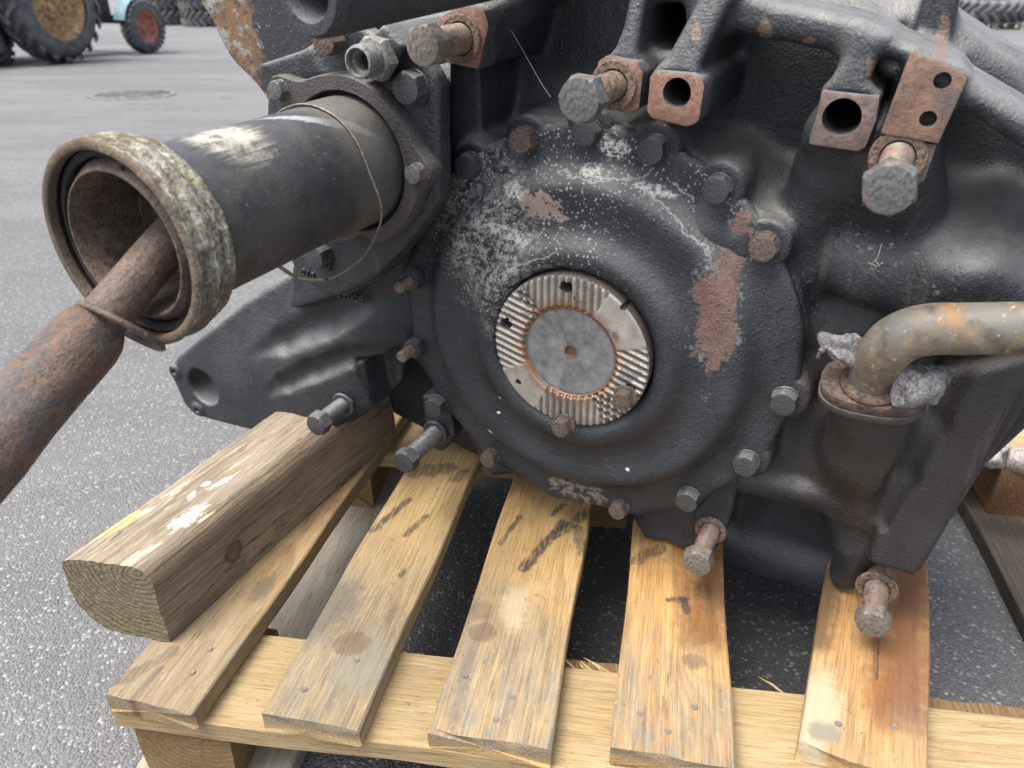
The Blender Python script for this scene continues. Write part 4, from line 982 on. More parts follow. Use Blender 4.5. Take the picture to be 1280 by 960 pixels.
w1 = wood('plank wood one', (.50, .35, .19), (.30, .18, .085), (.03, -.05), 230, (-LP/2+.05, -LP/2+.22), .55, [], [((*k(150, 850),), (*k(215, 815),), .006, .5)], [((*k(165, 875),), (*k(200, 835),), .004, .7, (.12, .04, .02))], wear=.45, blot=[(*k(330, 735), .01, .02, 0, .6, (.12, .11, .10))])
p2 = (near((328, 888)), near((447, 916))); k = frame2(*p2, LP, R_(12))
w2 = wood('plank wood two', YL, YD, (-.05, -.03), 190, (-LP/2+.06, -LP/2+.30), .9, [(*k(440, 805), .017)], [(k(466, 663), k(510, 625), .0045, .9), (k(507, 668), k(532, 645), .004, .8), (k(520, 590), k(560, 585), .012, .7), (k(568, 600), k(580, 590), .006, .6), (k(500, 720), k(505, 712), .003, .7)], [], wear=.4,
          blot=[(*k(400, 690), .030, .16, R_(-4), .85, (.24, .225, .20)), (*k(425, 600), .03, .06, 0, .6, (.30, .29, .27)), (*k(400, 760), .04, .04, 0, .7, (.17, .155, .13)), (*k(445, 830), .03, .03, 0, .6, (.34, .31, .25))])
p3 = (near((536, 912)), near((687, 938))); k = frame2(*p3, LP, R_(11))
w3 = wood('plank wood three', (.76, .52, .245), (.54, .31, .115), (.02, -.07), 170, (-LP/2+.06, -LP/2+.24), .9, [(*k(604, 791), .0135)], [(k(655, 710), k(705, 652), .0058, .95), (k(625, 680), k(650, 645), .003, .8), (k(700, 665), k(735, 640), .007, .75), (k(722, 660), k(728, 690), .006, .7), (k(690, 643), k(705, 630), .003, .8)], [], wear=.45,
          blot=[(*k(645, 760), .014, .03, 0, .7, (.68, .57, .38)), (*k(600, 765), .012, .012, 0, .5, (.22, .16, .10)), (*k(580, 850), .006, .04, 0, .6, (.20, .18, .16))])
p4 = (near((763, 943)), near((919, 953))); k = frame2(*p4, LP, R_(11.5))
w4 = wood('plank wood four', (.76, .48, .20), (.48, .23, .075), (-.02, -.06), 150, (-LP/2+.03, -LP/2+.17), .85, [(*k(868, 826), .011)], [(k(835, 749), k(857, 749), .0035, .85), (k(856, 750), k(858, 765), .0035, .85), (k(795, 700), k(825, 685), .007, .7)], [(k(885, 700), k(885, 790), .022, .75, (.22, .085, .035)), (k(850, 690), k(862, 800), .010, .5, (.34, .15, .05))], wear=.35, blot=[(*k(895, 740), .016, .04, 0, .5, (.10, .06, .045))])
p5 = (near((994, 948)), near((1162, 962))); k = frame2(*p5, .62, R_(25.5))
w5 = wood('plank wood five', (.68, .43, .18), (.44, .20, .065), (.03, -.05), 140, (-.31+.0, -.31+.12), .35, [], [(k(1098, 800), k(1096, 850), .0012, .8)], [(k(1135, 700), k(1130, 880), .026, .85, (.25, .105, .06)), (k(1040, 720), k(1020, 800), .014, .8, (.13, .085, .05)), (k(1100, 800), k(1105, 900), .014, .5, (.30, .12, .04))], wear=.35, blot=[(*k(1020, 890), .016, .05, 0, .8, (.58, .50, .36)), (*k(1030, 915), .012, .010, 0, .8, (.26, .24, .20))])
P_obj = {}
P_obj[1] = place_board('plank', *p1, LP, .021, PZ, w1, pal, R_(13), 1)
P_obj[2] = place_board('plank', *p2, LP, .021, PZ, w2, pal, R_(12), 2)
P_obj[3] = place_board('plank', *p3, LP, .021, PZ, w3, pal, R_(11), 3)
P_obj[4] = place_board('plank', *p4, LP, .021, PZ, w4, pal, R_(11.5), 4)
P_obj[5] = place_board('plank', *p5, .62, .021, PZ, w5, pal, R_(25.5), 5)
# cross boards under the planks, blocks, bottom boards
ZC = PZ-.0215
nl = onz(138, 888, ZC)[:2]; nr = onz(560, 940, ZC)[:2]; cd = (nr-nl)/np.linalg.norm(nr-nl); cn = np.array([-cd[1], cd[0]]); CL = .84; CWID = abs((onz(740, 838, ZC)[:2]-nl)@cn)
wc = wood('cross board wood', (.54, .405, .225), (.42, .285, .14), (.03, .09), 200, None, wear=.55, blot=[(-.02, -.22, .012, .012, .5, .7, (.10, .10, .10))])
wk = wood('pallet block wood', (.36, .24, .12), (.20, .115, .05), (.02, .05), 190, wear=.3, knots=())
wb = wood('bottom board wood', (.50, .45, .37), (.36, .31, .24), (.03, -.06), 200, wear=.25)
crossang = math.atan2(cd[0], cd[1])
def crossboard(off, mat, zt, h, name, wid, seed, dx=0.):
    c = nl+cd*(CL/2+dx)+cn*(off+wid/2); M = Matrix.Translation((c[0], c[1], zt-h/2)) @ Matrix.Rotation(-crossang, 4, 'Z')
    o = obj(name, beam_mesh(wid, CL, h, seed, rough=.0015), mat, pal); o.matrix_local = PALI @ M; return o
for i, off in enumerate((0, .43, .86)):
    crossboard(off, wc, ZC, .0225, 'cross_board', CWID, 20+i)
for i, off in enumerate((.012, .44, .87)):
    for j, s in enumerate((.012, .37, .73)):
        c = nl+cd*(s+.04)+cn*(off+.06)
        M = Matrix.Translation((c[0], c[1], ZC-.0225-.0385)) @ Matrix.Rotation(-crossang+math.pi/2, 4, 'Z')
        o = obj('block', beam_mesh(.09, .13 if False else .12, .077, 40+i*3+j, ny=6), wk, pal); o.matrix_local = PALI @ M
for j, s in enumerate((.035, .30)):
    c = nl+cd*(s+.03)+cn*.50
    M = Matrix.Translation((c[0], c[1], .0115)) @ Matrix.Rotation(-crossang+math.pi/2, 4, 'Z')
    o = obj('bottom_board', beam_mesh((.15, .09)[j], 1.0, .0225, 60+j), wb, pal); o.matrix_local = PALI @ M
# nails
M_nail = steel('nail head', (.22, .20, .18), .4, .6, .4)
for px in ((1118, 909), (446, 826), (800, 893), (868, 884), (581, 845), (640, 872), (1048, 905), (380, 862), (262, 812), (240, 841), (620, 900), (835, 915)):
    w = onz(*px, PZ); o = obj('nail', cylmesh(.0030, .0022, 14), M_nail, pal); o.matrix_local = PALI @ Matrix.Translation((w[0], w[1], PZ-.0010))
# torn splinters on the cross board edge
M_spl = wood('splinter wood', (.66, .50, .28), (.5, .33, .15), wear=.6)
g = np.random.default_rng(5)
for x0 in [716, 731, 738, 752, 760, 981, 513]:
    y0 = 836+(x0-740)*.128 if x0 > 600 else 822+(x0-535)*.08; a = onz(x0, y0, ZC-.002); d_ = np.array([g.uniform(-2.2, -.6), 1., g.uniform(-.1, .15)]); d_ /= np.linalg.norm(d_); Ls = g.uniform(.006, .028)
    pth = [a-d_*.006-[0, 0, .002], a+d_*Ls*.5, a+d_*Ls+[g.normal()*.002, 0, g.normal()*.002]]
    o = obj('splinter', mesh('spl', *tube(pth, [.0016, .0011, .0003], 5)), M_spl, pal); o.matrix_local = PALI

# ------------------------------------------------------------------ timber block under the bracket arm
TA = R_(24.0); tbr = onz(212, 803, PZ)[:2]; TL = .40
td = np.array([math.sin(TA), math.cos(TA)])
TMx = Matrix.Translation((tbr[0], tbr[1], PZ+.001)) @ Matrix.Rotation(-TA, 4, 'Z')
wt = None
def timber_mat():
    t = NT('weathered timber'); o = t.obj
    q = t.vec('ADD', o, t.vec('MULTIPLY', t.vec('SUBTRACT', t.noise(t.map(o, (14, 2.5, 14)), 1, 3, .5, col=True), (.5, .5, .5)), (.03, 0, .03)))
    x, y, z = t.sep(q); r = t.math('SQRT', t.math('ADD', t.math('POWER', t.math('ADD', x, .012), 2), t.math('POWER', t.math('SUBTRACT', z, .080), 2)))
    ring = t.ramp(t.math('FRACT', t.math('MULTIPLY', r, 190)), [(0, 0), (.5, .2), (.85, 1), (1, 0)])
    fib = t.noise(t.map(o, (300, 9, 300)), 1, 5, .65); big = t.noise(t.map(o, (24, 5, 24)), 1, 5, .65); hi = t.noise(t.map(o, (90, 12, 90)), 1, 5, .7)
    c = t.mix(t.math('MULTIPLY', ring, .5), (.36, .275, .185), (.22, .16, .105))
    c = t.mix(t.ramp(big, [(.38, .55), (.6, 0)]), c, (.18, .132, .09))
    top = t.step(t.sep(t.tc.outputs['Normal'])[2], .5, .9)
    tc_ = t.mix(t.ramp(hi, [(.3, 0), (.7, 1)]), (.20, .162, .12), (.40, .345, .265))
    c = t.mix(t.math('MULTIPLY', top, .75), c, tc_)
    c = t.mix(t.ramp(fib, [(.34, .55), (.52, 0)]), c, (.07, .052, .038))
    oy = t.sep(o)[1]; ox = t.sep(o)[0]
    fm_ = t.noise(t.map(o, (150, 7, 150)), 1, 5, .7); c = t.mix(t.ramp(fm_, [(.34, .45), (.48, 0)]), c, (.075, .056, .040)); c = t.mix(t.ramp(fm_, [(.56, 0), (.72, .35)]), c, (.42, .36, .28))
    ck = t.math('ABSOLUTE', t.math('SUBTRACT', t.noise(t.map(o, (30, 2.2, 30)), 1, 5, .65), .5)); ck = t.math('MULTIPLY', t.step(ck, .0, .010, 1, 0), t.step(t.noise(t.map(o, (26, 9, 26)), 1, 3), .46, .56)); c = t.mix(t.math('MULTIPLY', ck, .8), c, (.03, .022, .015))
    kq = t.vec('MULTIPLY', t.vec('SUBTRACT', o, (0, .095, .034)), (0, 1, 1)); kd = t.math('ADD', t.vec('LENGTH', kq), t.math('MULTIPLY', t.math('SUBTRACT', t.noise(o, 90, 3), .5), .006)); sd_ = t.step(ox, -.008, -.004)
    c = t.mix(t.math('MULTIPLY', sd_, t.step(kd, .011, .014, .8, 0)), c, (.10, .065, .045)); c = t.mix(t.math('MULTIPLY', sd_, t.step(kd, .007, .009, .8, 0)), c, (.19, .13, .09))
    # fresh splintered streaks
    fr = t.math('MULTIPLY', t.math('MULTIPLY', top, t.step(t.noise(t.map(o, (110, 16, 110)), 1, 4, .7), .58, .66)), t.ell(o, (-.045, .075, 0), .05, .10, R_(5), .8, 30, .4))
    c = t.mix(fr, c, (.62, .52, .36))
    fr2 = t.math('MULTIPLY', top, t.ell(o, (-.078, .035, 0), .010, .026, R_(-12), .9, 60, .2)); c = t.mix(t.math('MULTIPLY', fr2, t.step(fib, .4, .6)), c, (.62, .45, .18))
    # white bird-dropping-like paint
    for (px, py, rx, ry, an) in ((237, 648, .009, .020, .0), (215, 655, .004, .008, .3), (278, 604, .0035, .015, -.15), (258, 607, .003, .004, 0), (240, 622, .003, .008, .4)):
        w = onz(px, py, PZ+.088)[:2]-tbr; lx = w@np.array([math.cos(TA), -math.sin(TA)]); ly = w@td
        c = t.mix(t.math('MULTIPLY', t.math('MULTIPLY', top, t.ell(o, (lx, ly, 0), rx*.9, ry, an, 1.5, 120, .3)), t.step(t.noise(t.map(o, (260, 40, 260)), 1, 5, .7), .40, .52)), c, (.9, .88, .82))
    # end grain greyer with the rings
    en = t.step(t.math('ABSOLUTE', t.sep(t.tc.outputs['Normal'])[1]), .7, .9)
    ec = t.mix(ring, (.27, .225, .15), (.115, .09, .055)); ec = t.mix(t.ramp(t.noise(o, 190, 4, .7), [(.35, .5), (.6, 0)]), ec, (.07, .055, .04))
    c = t.mix(en, c, ec)
    c = t.mix(1., c, (.84, .84, .83), 'MULTIPLY')
    return t.set(c, .85, 0, t.bump(t.math('ADD', t.math('MULTIPLY', fib, 1.), t.math('MULTIPLY', hi, 1.4)), .9, .003), .2)
def timber_mesh():
    g = np.random.default_rng(11); h = .088
    prof = [(0, 0), (.001, .012), (.0, .03), (-.001, .055), (-.001, .070), (-.005, .0795), (-.014, h-.001), (-.035, h+.0005), (-.05, h), (-.065, h+.001), (-.08, h), (-.094, h-.001), (-.104, h-.004), (-.107, h-.012), (-.107, .047), (-.103, .032), (-.094, .018), (-.078, .007), (-.052, .001), (-.02, 0)]
    # densify
    pr = []
    for i in range(len(prof)):
        a = np.array(prof[i]); b = np.array(prof[(i+1) % len(prof)]); nn = max(1, int(np.linalg.norm(b-a)/.004))
        for k_ in range(nn): pr.append(a+(b-a)*k_/nn)
    m = len(pr); ny = 70; v, f = [], []; ph = g.uniform(0, 6, m)
    lat = g.normal(size=m)*.0010
    for j in range(ny+1):
        y = TL*j/ny
        lat = lat*.9+g.normal(size=m)*.0006; ls = np.convolve(np.concatenate([lat[-2:], lat, lat[:2]]), [.2]*5, 'valid')
        for i, p in enumerate(pr):
            n_ = np.array(p)-np.array([-.05, .044]); n_ /= np.linalg.norm(n_)+1e-9
            k_ = 1 if p[1] > .004 else .1
            q = np.array(p)+n_*(ls[i]*k_)
            yy = y+(g.normal()*.0010 if 0 < j < ny else g.normal()*.0004)
            v.append((q[0]*.80, yy+q[0]*.20*(1-j/ny), max(q[1], 0)))
    for j in range(ny):
        for i in range(m): k_ = (i+1) % m; f.append((j*m+i, j*m+k_, (j+1)*m+k_, (j+1)*m+i))
    for j in (0, ny):
        c = len(v); v.append((-.041, TL*j/ny-.05*.20*(1-j/ny), .044))
        for i in range(m): k_ = (i+1) % m; f.append((j*m+k_, j*m+i, c) if j == 0 else (j*m+i, j*m+k_, c))
    f = [tuple(reversed(q)) for q in f] if False else f
    return mesh('timber', v, f, True, 40)
tim = obj('timber_block', timber_mesh(), timber_mat()); tim.matrix_world = TMx
tag(tim, 'thick weathered squared timber propped beneath the gearbox bracket arm', 'timber')

# ------------------------------------------------------------------ rusty shaft wedged in the tube
s0 = np.array([TU, TV+.001, .222]); s1 = at(32, 512, .362); sd = (s1-s0)/np.linalg.norm(s1-s0)
SM = GM @ T0; A0 = s0-sd*.075; smat = frame_from(sd, (0, 1, 0)).to_4x4(); smat.translation = Vector(A0)
shaft = thing('shaft', 'rusty stepped steel shaft stuck into the mouth of the dark tube', 'shaft', SM @ smat)
M_shaft1 = rusty('brown thin shaft', (.065, .047, .037), (.135, .09, .065), (.06, .052, .046), .5, .65)
M_shaft2 = rusty('rust-mottled shaft', (.075, .046, .033), (.14, .08, .05), (.045, .043, .042), .7, .58, 1.6, (.50, (.06, .059, .058)))
v, f = lathe([(.0001, 0), (.0138, 0), (.0148, .001), (.0148, .172)], 48); obj('thin_end', mesh('thin', v, [q for q in f], True, 40), M_shaft1, shaft)
pr = [(.0150, .164), (.0175, .166), (.0200, .172), (.0212, .180), (.0214, .205), (.0210, .2065), (.0214, .209)]+[(.0215+.0002*math.sin(i*2.1), .215+i*.012) for i in range(14)]+[(.0001, .38)]
v, f = lathe(pr, 64, lambda r, z, a, j: r+(.0004*math.sin(3*a+z*60)+.0003*math.sin(7*a-z*90) if r > .019 else 0)); obj('thick_body', mesh('thick', v, f, True, 40), M_shaft2, shaft)
# sprung wire ring hanging on the shaft
ringp = [(.0265*math.cos(a)+.008, .0265*math.sin(a)-.008, .160+.006*math.sin(a+.4)) for a in np.linspace(0, 2*math.pi*1.03, 60)]
rg = thing('wire_ring', 'brown sprung wire ring hanging around the rusty shaft', 'ring', SM @ smat)
obj('strand', mesh('ring', *tube(ringp, .0022, 8)), M_shaft1, rg)

# ------------------------------------------------------------------ second pallet to the right, with a steel tube on it
q0, q1 = onz(1206, 628, .024)[:2], onz(1283, 775, .024)[:2]
d2 = (q0-q1)/np.linalg.norm(q0-q1); a2 = math.atan2(d2[0], d2[1]); rp2 = np.array([d2[1], -d2[0]])
p2o = thing('pallet', 'damp brown pallet standing on the asphalt beside the right end of the gearbox', 'pallet', Matrix.Translation((q0[0], q0[1], 0)) @ Matrix.Rotation(-a2, 4, 'Z'))
wd = wood('damp pallet wood', (.13, .11, .09), (.07, .055, .045), (.03, -.06), 180, wear=.2)
wd2 = wood('split block wood', (.30, .16, .08), (.14, .06, .03), (.02, .05), 170, wear=.3)
wd3 = wood('pale deck wood', (.62, .50, .30), (.52, .37, .19), (.03, -.06), 130, wear=.5)
o = obj('bottom_board', beam_mesh(.14, 1.1, .022, 91), wd, p2o); o.matrix_local = Matrix.Translation((.07, -.50, .0125))
o = obj('bottom_board', beam_mesh(.14, 1.1, .022, 92), wd, p2o); o.matrix_local = Matrix.Translation((.52, -.50, .0125))
for xx in (.082, .52):
    for yy in (.036,):
        o = obj('block', beam_mesh(.12, .11, .078, 93, ny=6), wd2, p2o); o.matrix_local = Matrix.Translation((xx, yy, .0625))
for i, yy in enumerate((.046, .19, .335, .48)):
    o = obj('plank', beam_mesh(.13, 1.2, .021, 95+i), wd3, p2o); o.matrix_local = Matrix.Translation((.55, yy, .1125)) @ Matrix.Rotation(R_(90), 4, 'Z')
for xx in (.07, .52):
    o = obj('block', beam_mesh(.12, .11, .078, 99, ny=6), wd2, p2o); o.matrix_local = Matrix.Translation((xx, .50, .0625))
o = obj('bottom_board', beam_mesh(1.0, .5, .022, 90), wd, p2o); o.matrix_local = Matrix.Translation((.5, .30, .0121))
M_chrome = steel('bright steel tube', (.55, .52, .48), .15, .35, .6)
# ------------------------------------------------------------------ yard background
def rubber(name='tyre rubber', k=1.3):
    t = NT(name); o = t.obj; n1 = t.noise(o, 9, 5, .6)
    c = t.mix(t.ramp(n1, [(.35, 0), (.65, 1)]), (.030*k, .032*k, .036*k), (.085*k, .085*k, .088*k))
    c = t.mix(t.math('MULTIPLY', upmask(t, .3, 1.), .35), c, (.2, .195, .185))
    return t.set(c, .8, 0, t.bump(t.noise(o, 60, 3), .3, .004))
M_rub = rubber()
M_rim = rusty('ochre rusty rim', (.30, .19, .085), (.42, .28, .14), (.22, .10, .045), .4, .7, .08)
M_rimr = rusty('red rim', (.30, .10, .07), (.38, .16, .12), (.20, .11, .08), .3, .7, .08)
def tyre_mesh(R, w, r_in, lugs=20, lug_h=.03, lugw=.045, chevron=True):
    """Tyre about the x axis, with real tread lugs."""
    pr = []
    for i in range(17):
        a = math.pi*i/16; x = -w/2*math.cos(a); rr = r_in+(R-lug_h-r_in)*(math.sin(a)**.55); pr.append((rr, x))
    v, f = lathe([(r, z) for r, z in pr], 56)
    v = [(p[2], p[0], p[1]) for p in v]
    parts = [(v, f)]
    for s in (-1, 1):
        for k in range(lugs):
            a0 = 2*math.pi*(k+(.5 if s > 0 else 0))/lugs; vv = []
            n = 5
            for i in range(n):
                t_ = i/(n-1); x = s*(w*.02+t_*w*.47); a = a0-(t_*.26 if chevron else 0)*(1 if R > .4 else .7); top = R-(t_**4)*lug_h*.9; bot = r_in+(R-lug_h-r_in)*.86 if i == n-1 else R-lug_h*1.3
                hw = lugw/2/R*(1+.3*t_)
                for (rr, da) in ((bot, -hw*1.4), (top, -hw), (top, hw), (bot, hw*1.4)):
                    vv.append((x, rr*math.cos(a+da), rr*math.sin(a+da)))
            ff = []
            for i in range(n-1):
                for j in range(4): l = (j+1) % 4; ff.append((i*4+j, i*4+l, (i+1)*4+l, (i+1)*4+j))
            ff += [(3, 2, 1, 0), ((n-1)*4, (n-1)*4+1, (n-1)*4+2, (n-1)*4+3)]
            parts.append((vv, ff))
    return mesh('tyre', *merge(*parts), True, 35)
def rim_mesh(r, w, dish=.5):
    pr = [(r*.10, w*.10), (r*.30, w*.14), (r*.36, w*.05), (r*.60, -w*.02), (r*.74, w*.02), (r*.80, w*.20), (r*.86, w*.34), (r*.95, w*.44), (r*1.03, w*.48), (r*1.05, w*.45), (r*1.0, w*.3), (r*.92, -w*.4)]
    v, f = lathe([(.0005, w*.12)]+pr, 48); return mesh('rim', [(p[2], p[0], p[1]) for p in v], f, True, 40)
def wheel(parent, name, R, w, r_in, M, rimmat, lugs=20, lug_h=.03, lugw=.045):
    wh = obj(name, tyre_mesh(R, w, r_in, lugs, lug_h, lugw), M_rub, parent); wh.matrix_local = M
    obj('rim', rim_mesh(r_in, w*.8), rimmat, wh)
    hub = obj('hub', mesh('hub', *(lambda a: ([(p[2], p[0], p[1]) for p in a[0]], a[1]))(lathe([(.0005, w*.16), (r_in*.18, w*.16), (r_in*.2, w*.05)], 20)), True, 35), rimmat, wh)
    for k in range(6):
        a = math.pi*k/3; b = obj('wheel_nut', hexhead(.04 if R > .4 else .025, .02), rimmat, wh); b.matrix_local = Matrix.Translation((w*.10, r_in*.30*math.cos(a), r_in*.30*math.sin(a))) @ Matrix.Rotation(R_(90), 4, 'Y')
    return wh
rc = onground(80, 79); fcn = onground(186, 67)
fw = (fcn-rc)[:2]; fw /= np.linalg.norm(fw); ta = math.atan2(fw[0], fw[1])-R_(0)
# the tractor stands along its wheels; +y forward, +x its right side (towards the camera side)
ta = R_(20)
TRM = Matrix.Translation((rc[0], rc[1], gz(rc[1]))) @ Matrix.Rotation(-ta, 4, 'Z')
tr = thing('tractor', 'old light blue tractor with ochre rear wheels parked across the yard', 'tractor', TRM)
RR = .56; RF = .31
wheel(tr, 'rear_wheel', RR, .30, .335, Matrix.Translation((0, 0, RR)), M_rim, 20, .035, .05)
wheel(tr, 'rear_wheel', RR, .30, .335, Matrix.Translation((-1.25, 0, RR)) @ Matrix.Rotation(math.pi, 4, 'Z'), M_rim, 20, .035, .05)
TRI = TRM.inverted(); lf = TRI @ Vector((fcn[0], fcn[1], gz(fcn[1])))
wheel(tr, 'front_wheel', RF, .16, .19, Matrix.Translation((lf.x, lf.y, RF+lf.z)), M_rimr, 26, .016, .035)
wheel(tr, 'front_wheel', RF, .16, .19, Matrix.Translation((lf.x-1.2, lf.y, RF+lf.z)) @ Matrix.Rotation(math.pi, 4, 'Z'), M_rimr, 26, .016, .035)
M_blue = NT('faded light blue paint'); M_blue = M_blue.set(M_blue.mix(M_blue.ramp(M_blue.noise(M_blue.obj, 8, 5, .7), [(.3, 0), (.7, 1)]), (.10, .19, .22), (.18, .28, .31)), .6)
M_iron = rusty('greasy tractor iron', (.03, .03, .03), (.06, .055, .05), (.02, .02, .02), .3, .7, .1)
def tpart(name, v_f, mat, bev=.02): return obj(name, bevel(mesh(name, *v_f, False), bev, 2), mat, tr)
cx = (lf.x-1.25)/2*0+lf.x/2-.61
tpart('axle_housing', boxv(-.62, 0, RR, 1.0, .22, .24), M_iron); tpart('gearcase', boxv(-.62, .1, RR+.05, .42, .9, .42), M_iron, .04)
yl = lf.y
tpart('engine_block', boxv(lf.x-.55, yl*.55, .60, .5, yl*.7, .50), M_iron, .03); tpart('front_axle', boxv(lf.x-.6, yl, .36, 1.05, .09, .10), M_iron)
tpart('bonnet', boxv(lf.x-.6, yl*.66, 1.0, .48, yl*.85, .38), M_blue, .06); tpart('radiator_grille', boxv(lf.x-.6, yl*1.12, .92, .44, .06, .5), M_iron)
def fender(x, y, z, r, w, a0, a1):
    v, f = [], []
    for i in range(17):
        a = R_(a0+(a1-a0)*i/16)
        for rr in (r, r+.012):
            for xx in (-w/2, w/2): v.append((x+xx, y+rr*math.cos(a), z+rr*math.sin(a)))
    for i in range(16):
        q = i*4; f += [(q, q+1, q+5, q+4), (q+2, q+6, q+7, q+3), (q, q+4, q+6, q+2), (q+1, q+3, q+7, q+5)]
    f += [(0, 2, 3, 1), (64, 65, 67, 66)]
    return v, f
obj('rear_fender', mesh('fender', *fender(-.02, 0, RR, RR+.06, .34, 35, 170), True, 40), M_blue, tr); obj('rear_fender', mesh('fender', *fender(-1.23, 0, RR, RR+.06, .34, 35, 170), True, 40), M_blue, tr)
obj('front_fender', mesh('fender', *fender(lf.x-.03, lf.y, RF+lf.z, RF+.03, .17, 85, 165), True, 40), M_blue, tr); obj('front_fender', mesh('fender', *fender(lf.x-1.17, lf.y, RF+lf.z, RF+.03, .17, 85, 165), True, 40), M_blue, tr)
tpart('seat', boxv(-.62, -.1, 1.12, .42, .38, .08), M_iron, .03); tpart('seat_post', boxv(-.62, -.05, .93, .08, .08, .32), M_iron, .01)
obj('steering_wheel', mesh('sw', *tube([(-.62+.19*math.cos(a), .48+.17*math.sin(a), 1.28+.08*math.sin(a)) for a in np.linspace(0, 2*math.pi, 25)[:-1]], .014, 8, closed=True)), M_iron, tr)
obj('steering_column', mesh('swc', *tube([(-.62, .48, 1.28), (-.62, .60, .95)], .018, 8)), M_iron, tr)
obj('drawbar', mesh('db', *tube([(-.35, -.1, .42), (-.30, -.75, .40)], .03, 10)), rusty('rusty drawbar', (.2, .13, .08), (.3, .2, .13), scale=.1), tr)
# a second wheel leaning at the left edge (belongs to an implement)
iw = onground(4, 82); IM = Matrix.Translation((iw[0], iw[1], gz(iw[1]))) @ Matrix.Rotation(R_(20), 4, 'Z')
imp = thing('trailer', 'small two-wheeled trailer frame with dark wheels behind the tractor', 'trailer', IM)
wheel(imp, 'wheel', .40, .20, .22, Matrix.Translation((0, 0, .40)), M_iron, 20, .02, .04)
wheel(imp, 'wheel', .40, .20, .22, Matrix.Translation((-1.1, 0, .40)) @ Matrix.Rotation(math.pi, 4, 'Z'), M_iron, 20, .02, .04)
M_rbr = rusty('rusty trailer frame', (.18, .10, .06), (.26, .15, .09), scale=.1)
def ipart(name, v_f): return obj(name, bevel(mesh(name, *v_f, False), .01, 2), M_rbr, imp)
ipart('axle', boxv(-.55, 0, .40, 1.0, .07, .07)); ipart('frame_rail', boxv(-.25, -.3, .50, .06, 1.2, .08)); ipart('frame_rail', boxv(-.85, -.3, .50, .06, 1.2, .08)); ipart('deck', boxv(-.55, -.3, .60, .8, 1.3, .1))
# lying tyres
def lying(R, w, r_in, lugs, lug_h, lugw): return tyre_mesh(R, w, r_in, lugs, lug_h, lugw)
tyA = lying(.62, .36, .34, 22, .035, .055)
def tyre_stack(px, py, n, label, rot=0., me=tyA, w=.36, group=None):
    p = onground(px, py)
    for i in range(n):
        o = obj('tyre', me, M_rub); o.matrix_world = Matrix.Translation((p[0]+random.uniform(-.03, .03), p[1]+.6, gz(p[1]+.6)+w/2+i*w*.98-.005)) @ Matrix.Rotation(rot+i, 4, 'Z') @ Matrix.Rotation(R_(90), 4, 'Y')
        tag(o, label[i], 'tyre', group)
tyre_stack(206, 32, 3, ['worn tractor tyre lying flat, bottom of the stack behind the front wheel', 'worn tractor tyre in the middle of the stack behind the front wheel', 'worn tractor tyre on top of the stack behind the front wheel'], .2, group='stacked tyres behind the tractor')
tyre_stack(251, 34, 3, ['lugged tyre lying flat, bottom of the stack beside the rusty bracket', 'lugged tyre in the middle of the stack beside the rusty bracket', 'lugged tyre on top of the stack beside the rusty bracket'], .7, group='stacked tyres behind the tractor')
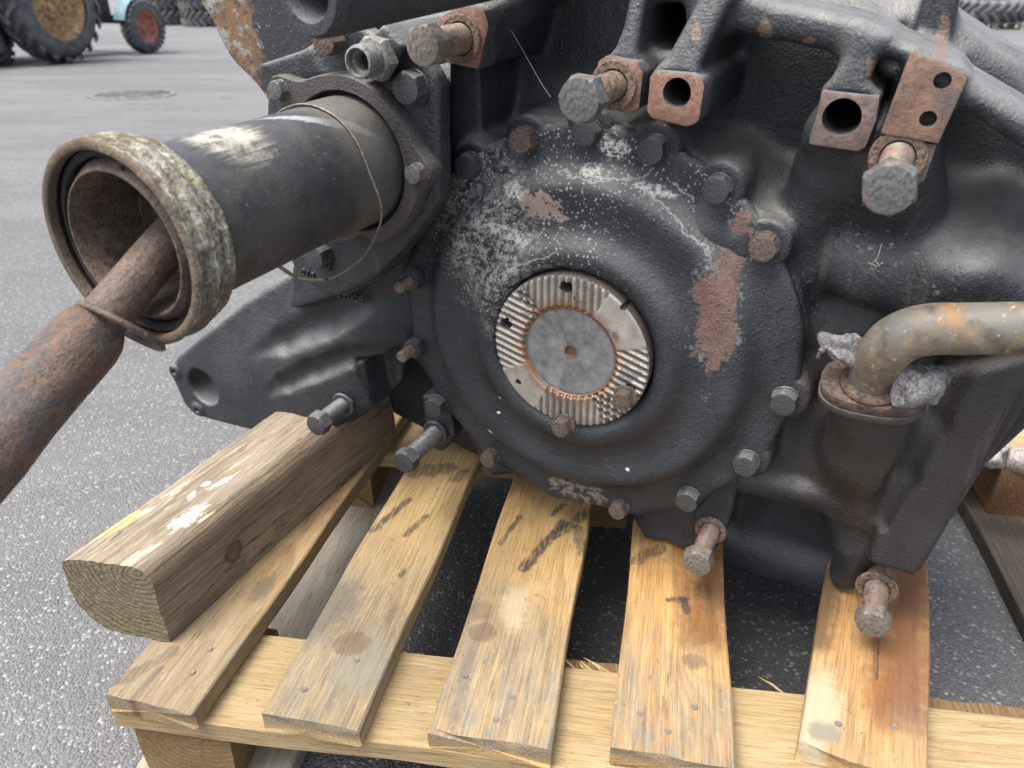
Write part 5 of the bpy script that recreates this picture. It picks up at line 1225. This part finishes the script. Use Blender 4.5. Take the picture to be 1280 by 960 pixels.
# pallet with a big tyre, far right
bpn = onground(1215, 37)
bpl = thing('pallet', 'pale weathered pallet carrying a big tyre far across the yard', 'pallet', Matrix.Translation((bpn[0]+.5, bpn[1]+.5, gz(bpn[1]+.5)+0.0)) @ Matrix.Rotation(R_(-6), 4, 'Z'))
wpale = wood('pale far pallet', (.52, .47, .40), (.42, .37, .30), wear=.4)
for i in range(6):
    o = obj('plank', beam_mesh(.13, 1.3, .022, 120+i, ny=4), wpale, bpl); o.matrix_local = Matrix.Translation((0, -.52+i*.21, .138)) @ Matrix.Rotation(R_(90), 4, 'Z')
for i in range(3):
    o = obj('cross_board', beam_mesh(.12, 1.2, .022, 130+i, ny=4), wpale, bpl); o.matrix_local = Matrix.Translation((-.58+i*.58, 0, .116))
    o = obj('bottom_board', beam_mesh(.12, 1.2, .022, 134+i, ny=4), wpale, bpl); o.matrix_local = Matrix.Translation((-.58+i*.58, 0, .012))
    for j in range(3):
        o = obj('block', beam_mesh(.12, .14, .081, 140+i*3+j, ny=3), wpale, bpl); o.matrix_local = Matrix.Translation((-.58+i*.58, -.52+j*.52, .064))
o = obj('tyre', lying(.75, .42, .40, 22, .04, .06), M_rub); o.matrix_world = Matrix.Translation((bpn[0]+.55, bpn[1]+.5, gz(bpn[1]+.5)+.15+.208)) @ Matrix.Rotation(R_(90), 4, 'Y')
tag(o, 'big black tyre lying on the pale pallet across the yard', 'tyre')
# manhole
mh = onground(166, 119); MHM = Matrix.Translation((mh[0], mh[1], gz(mh[1])+.002)) @ Matrix.Rotation(math.atan(-SLK), 4, 'X')
M_mh = rusty('grey manhole iron', (.07, .07, .07), (.12, .12, .12), (.06, .06, .06), .3, .7, .1)
mo = thing('manhole_cover', 'round grey manhole cover set flush in the asphalt', 'manhole', MHM)
obj('frame', mesh('mf', *lathe([(.30, .001), (.302, .003), (.312, .003), (.314, 0)], 64), True, 40), M_mh, mo)
obj('lid', mesh('ml', *lathe([(.0005, .006), (.285, .006), (.295, .003), (.298, -.01)], 64), True, 40), rusty('lighter lid iron', (.12, .12, .12), (.19, .185, .18), (.09, .09, .09), .3, .7, .1), mo)
for i in range(-3, 4):
    o = obj('lid_rib', bevel(mesh('r', *boxv(0, i*.07, .008, 2*math.sqrt(max(.26**2-(i*.07)**2, .01)), .025, .006), False), .002, 1), M_mh, mo)
# bright steel tube lying on the right pallet
g0 = onz(1236, 566, .142); g1 = onz(1330, 590, .142)
dv = (g1-g0)/np.linalg.norm(g1-g0); fm = frame_from(dv).to_4x4(); fm.translation = Vector(g0)
bt = thing('steel_tube', 'short bright steel tube lying on the pale planks beside the gearbox', 'tube', fm)
obj('tube_body', mesh('tb', *lathe([(.0135, .02), (.0165, .022), (.0165, .20), (.0005, .20)], 32), True, 40), steel('pinkish dull tube', (.42, .36, .33), .1, .6, .2), bt)
obj('taped_end', lump(None, .019, 9, (1, 1, 1.15)), M_chrome, bt)
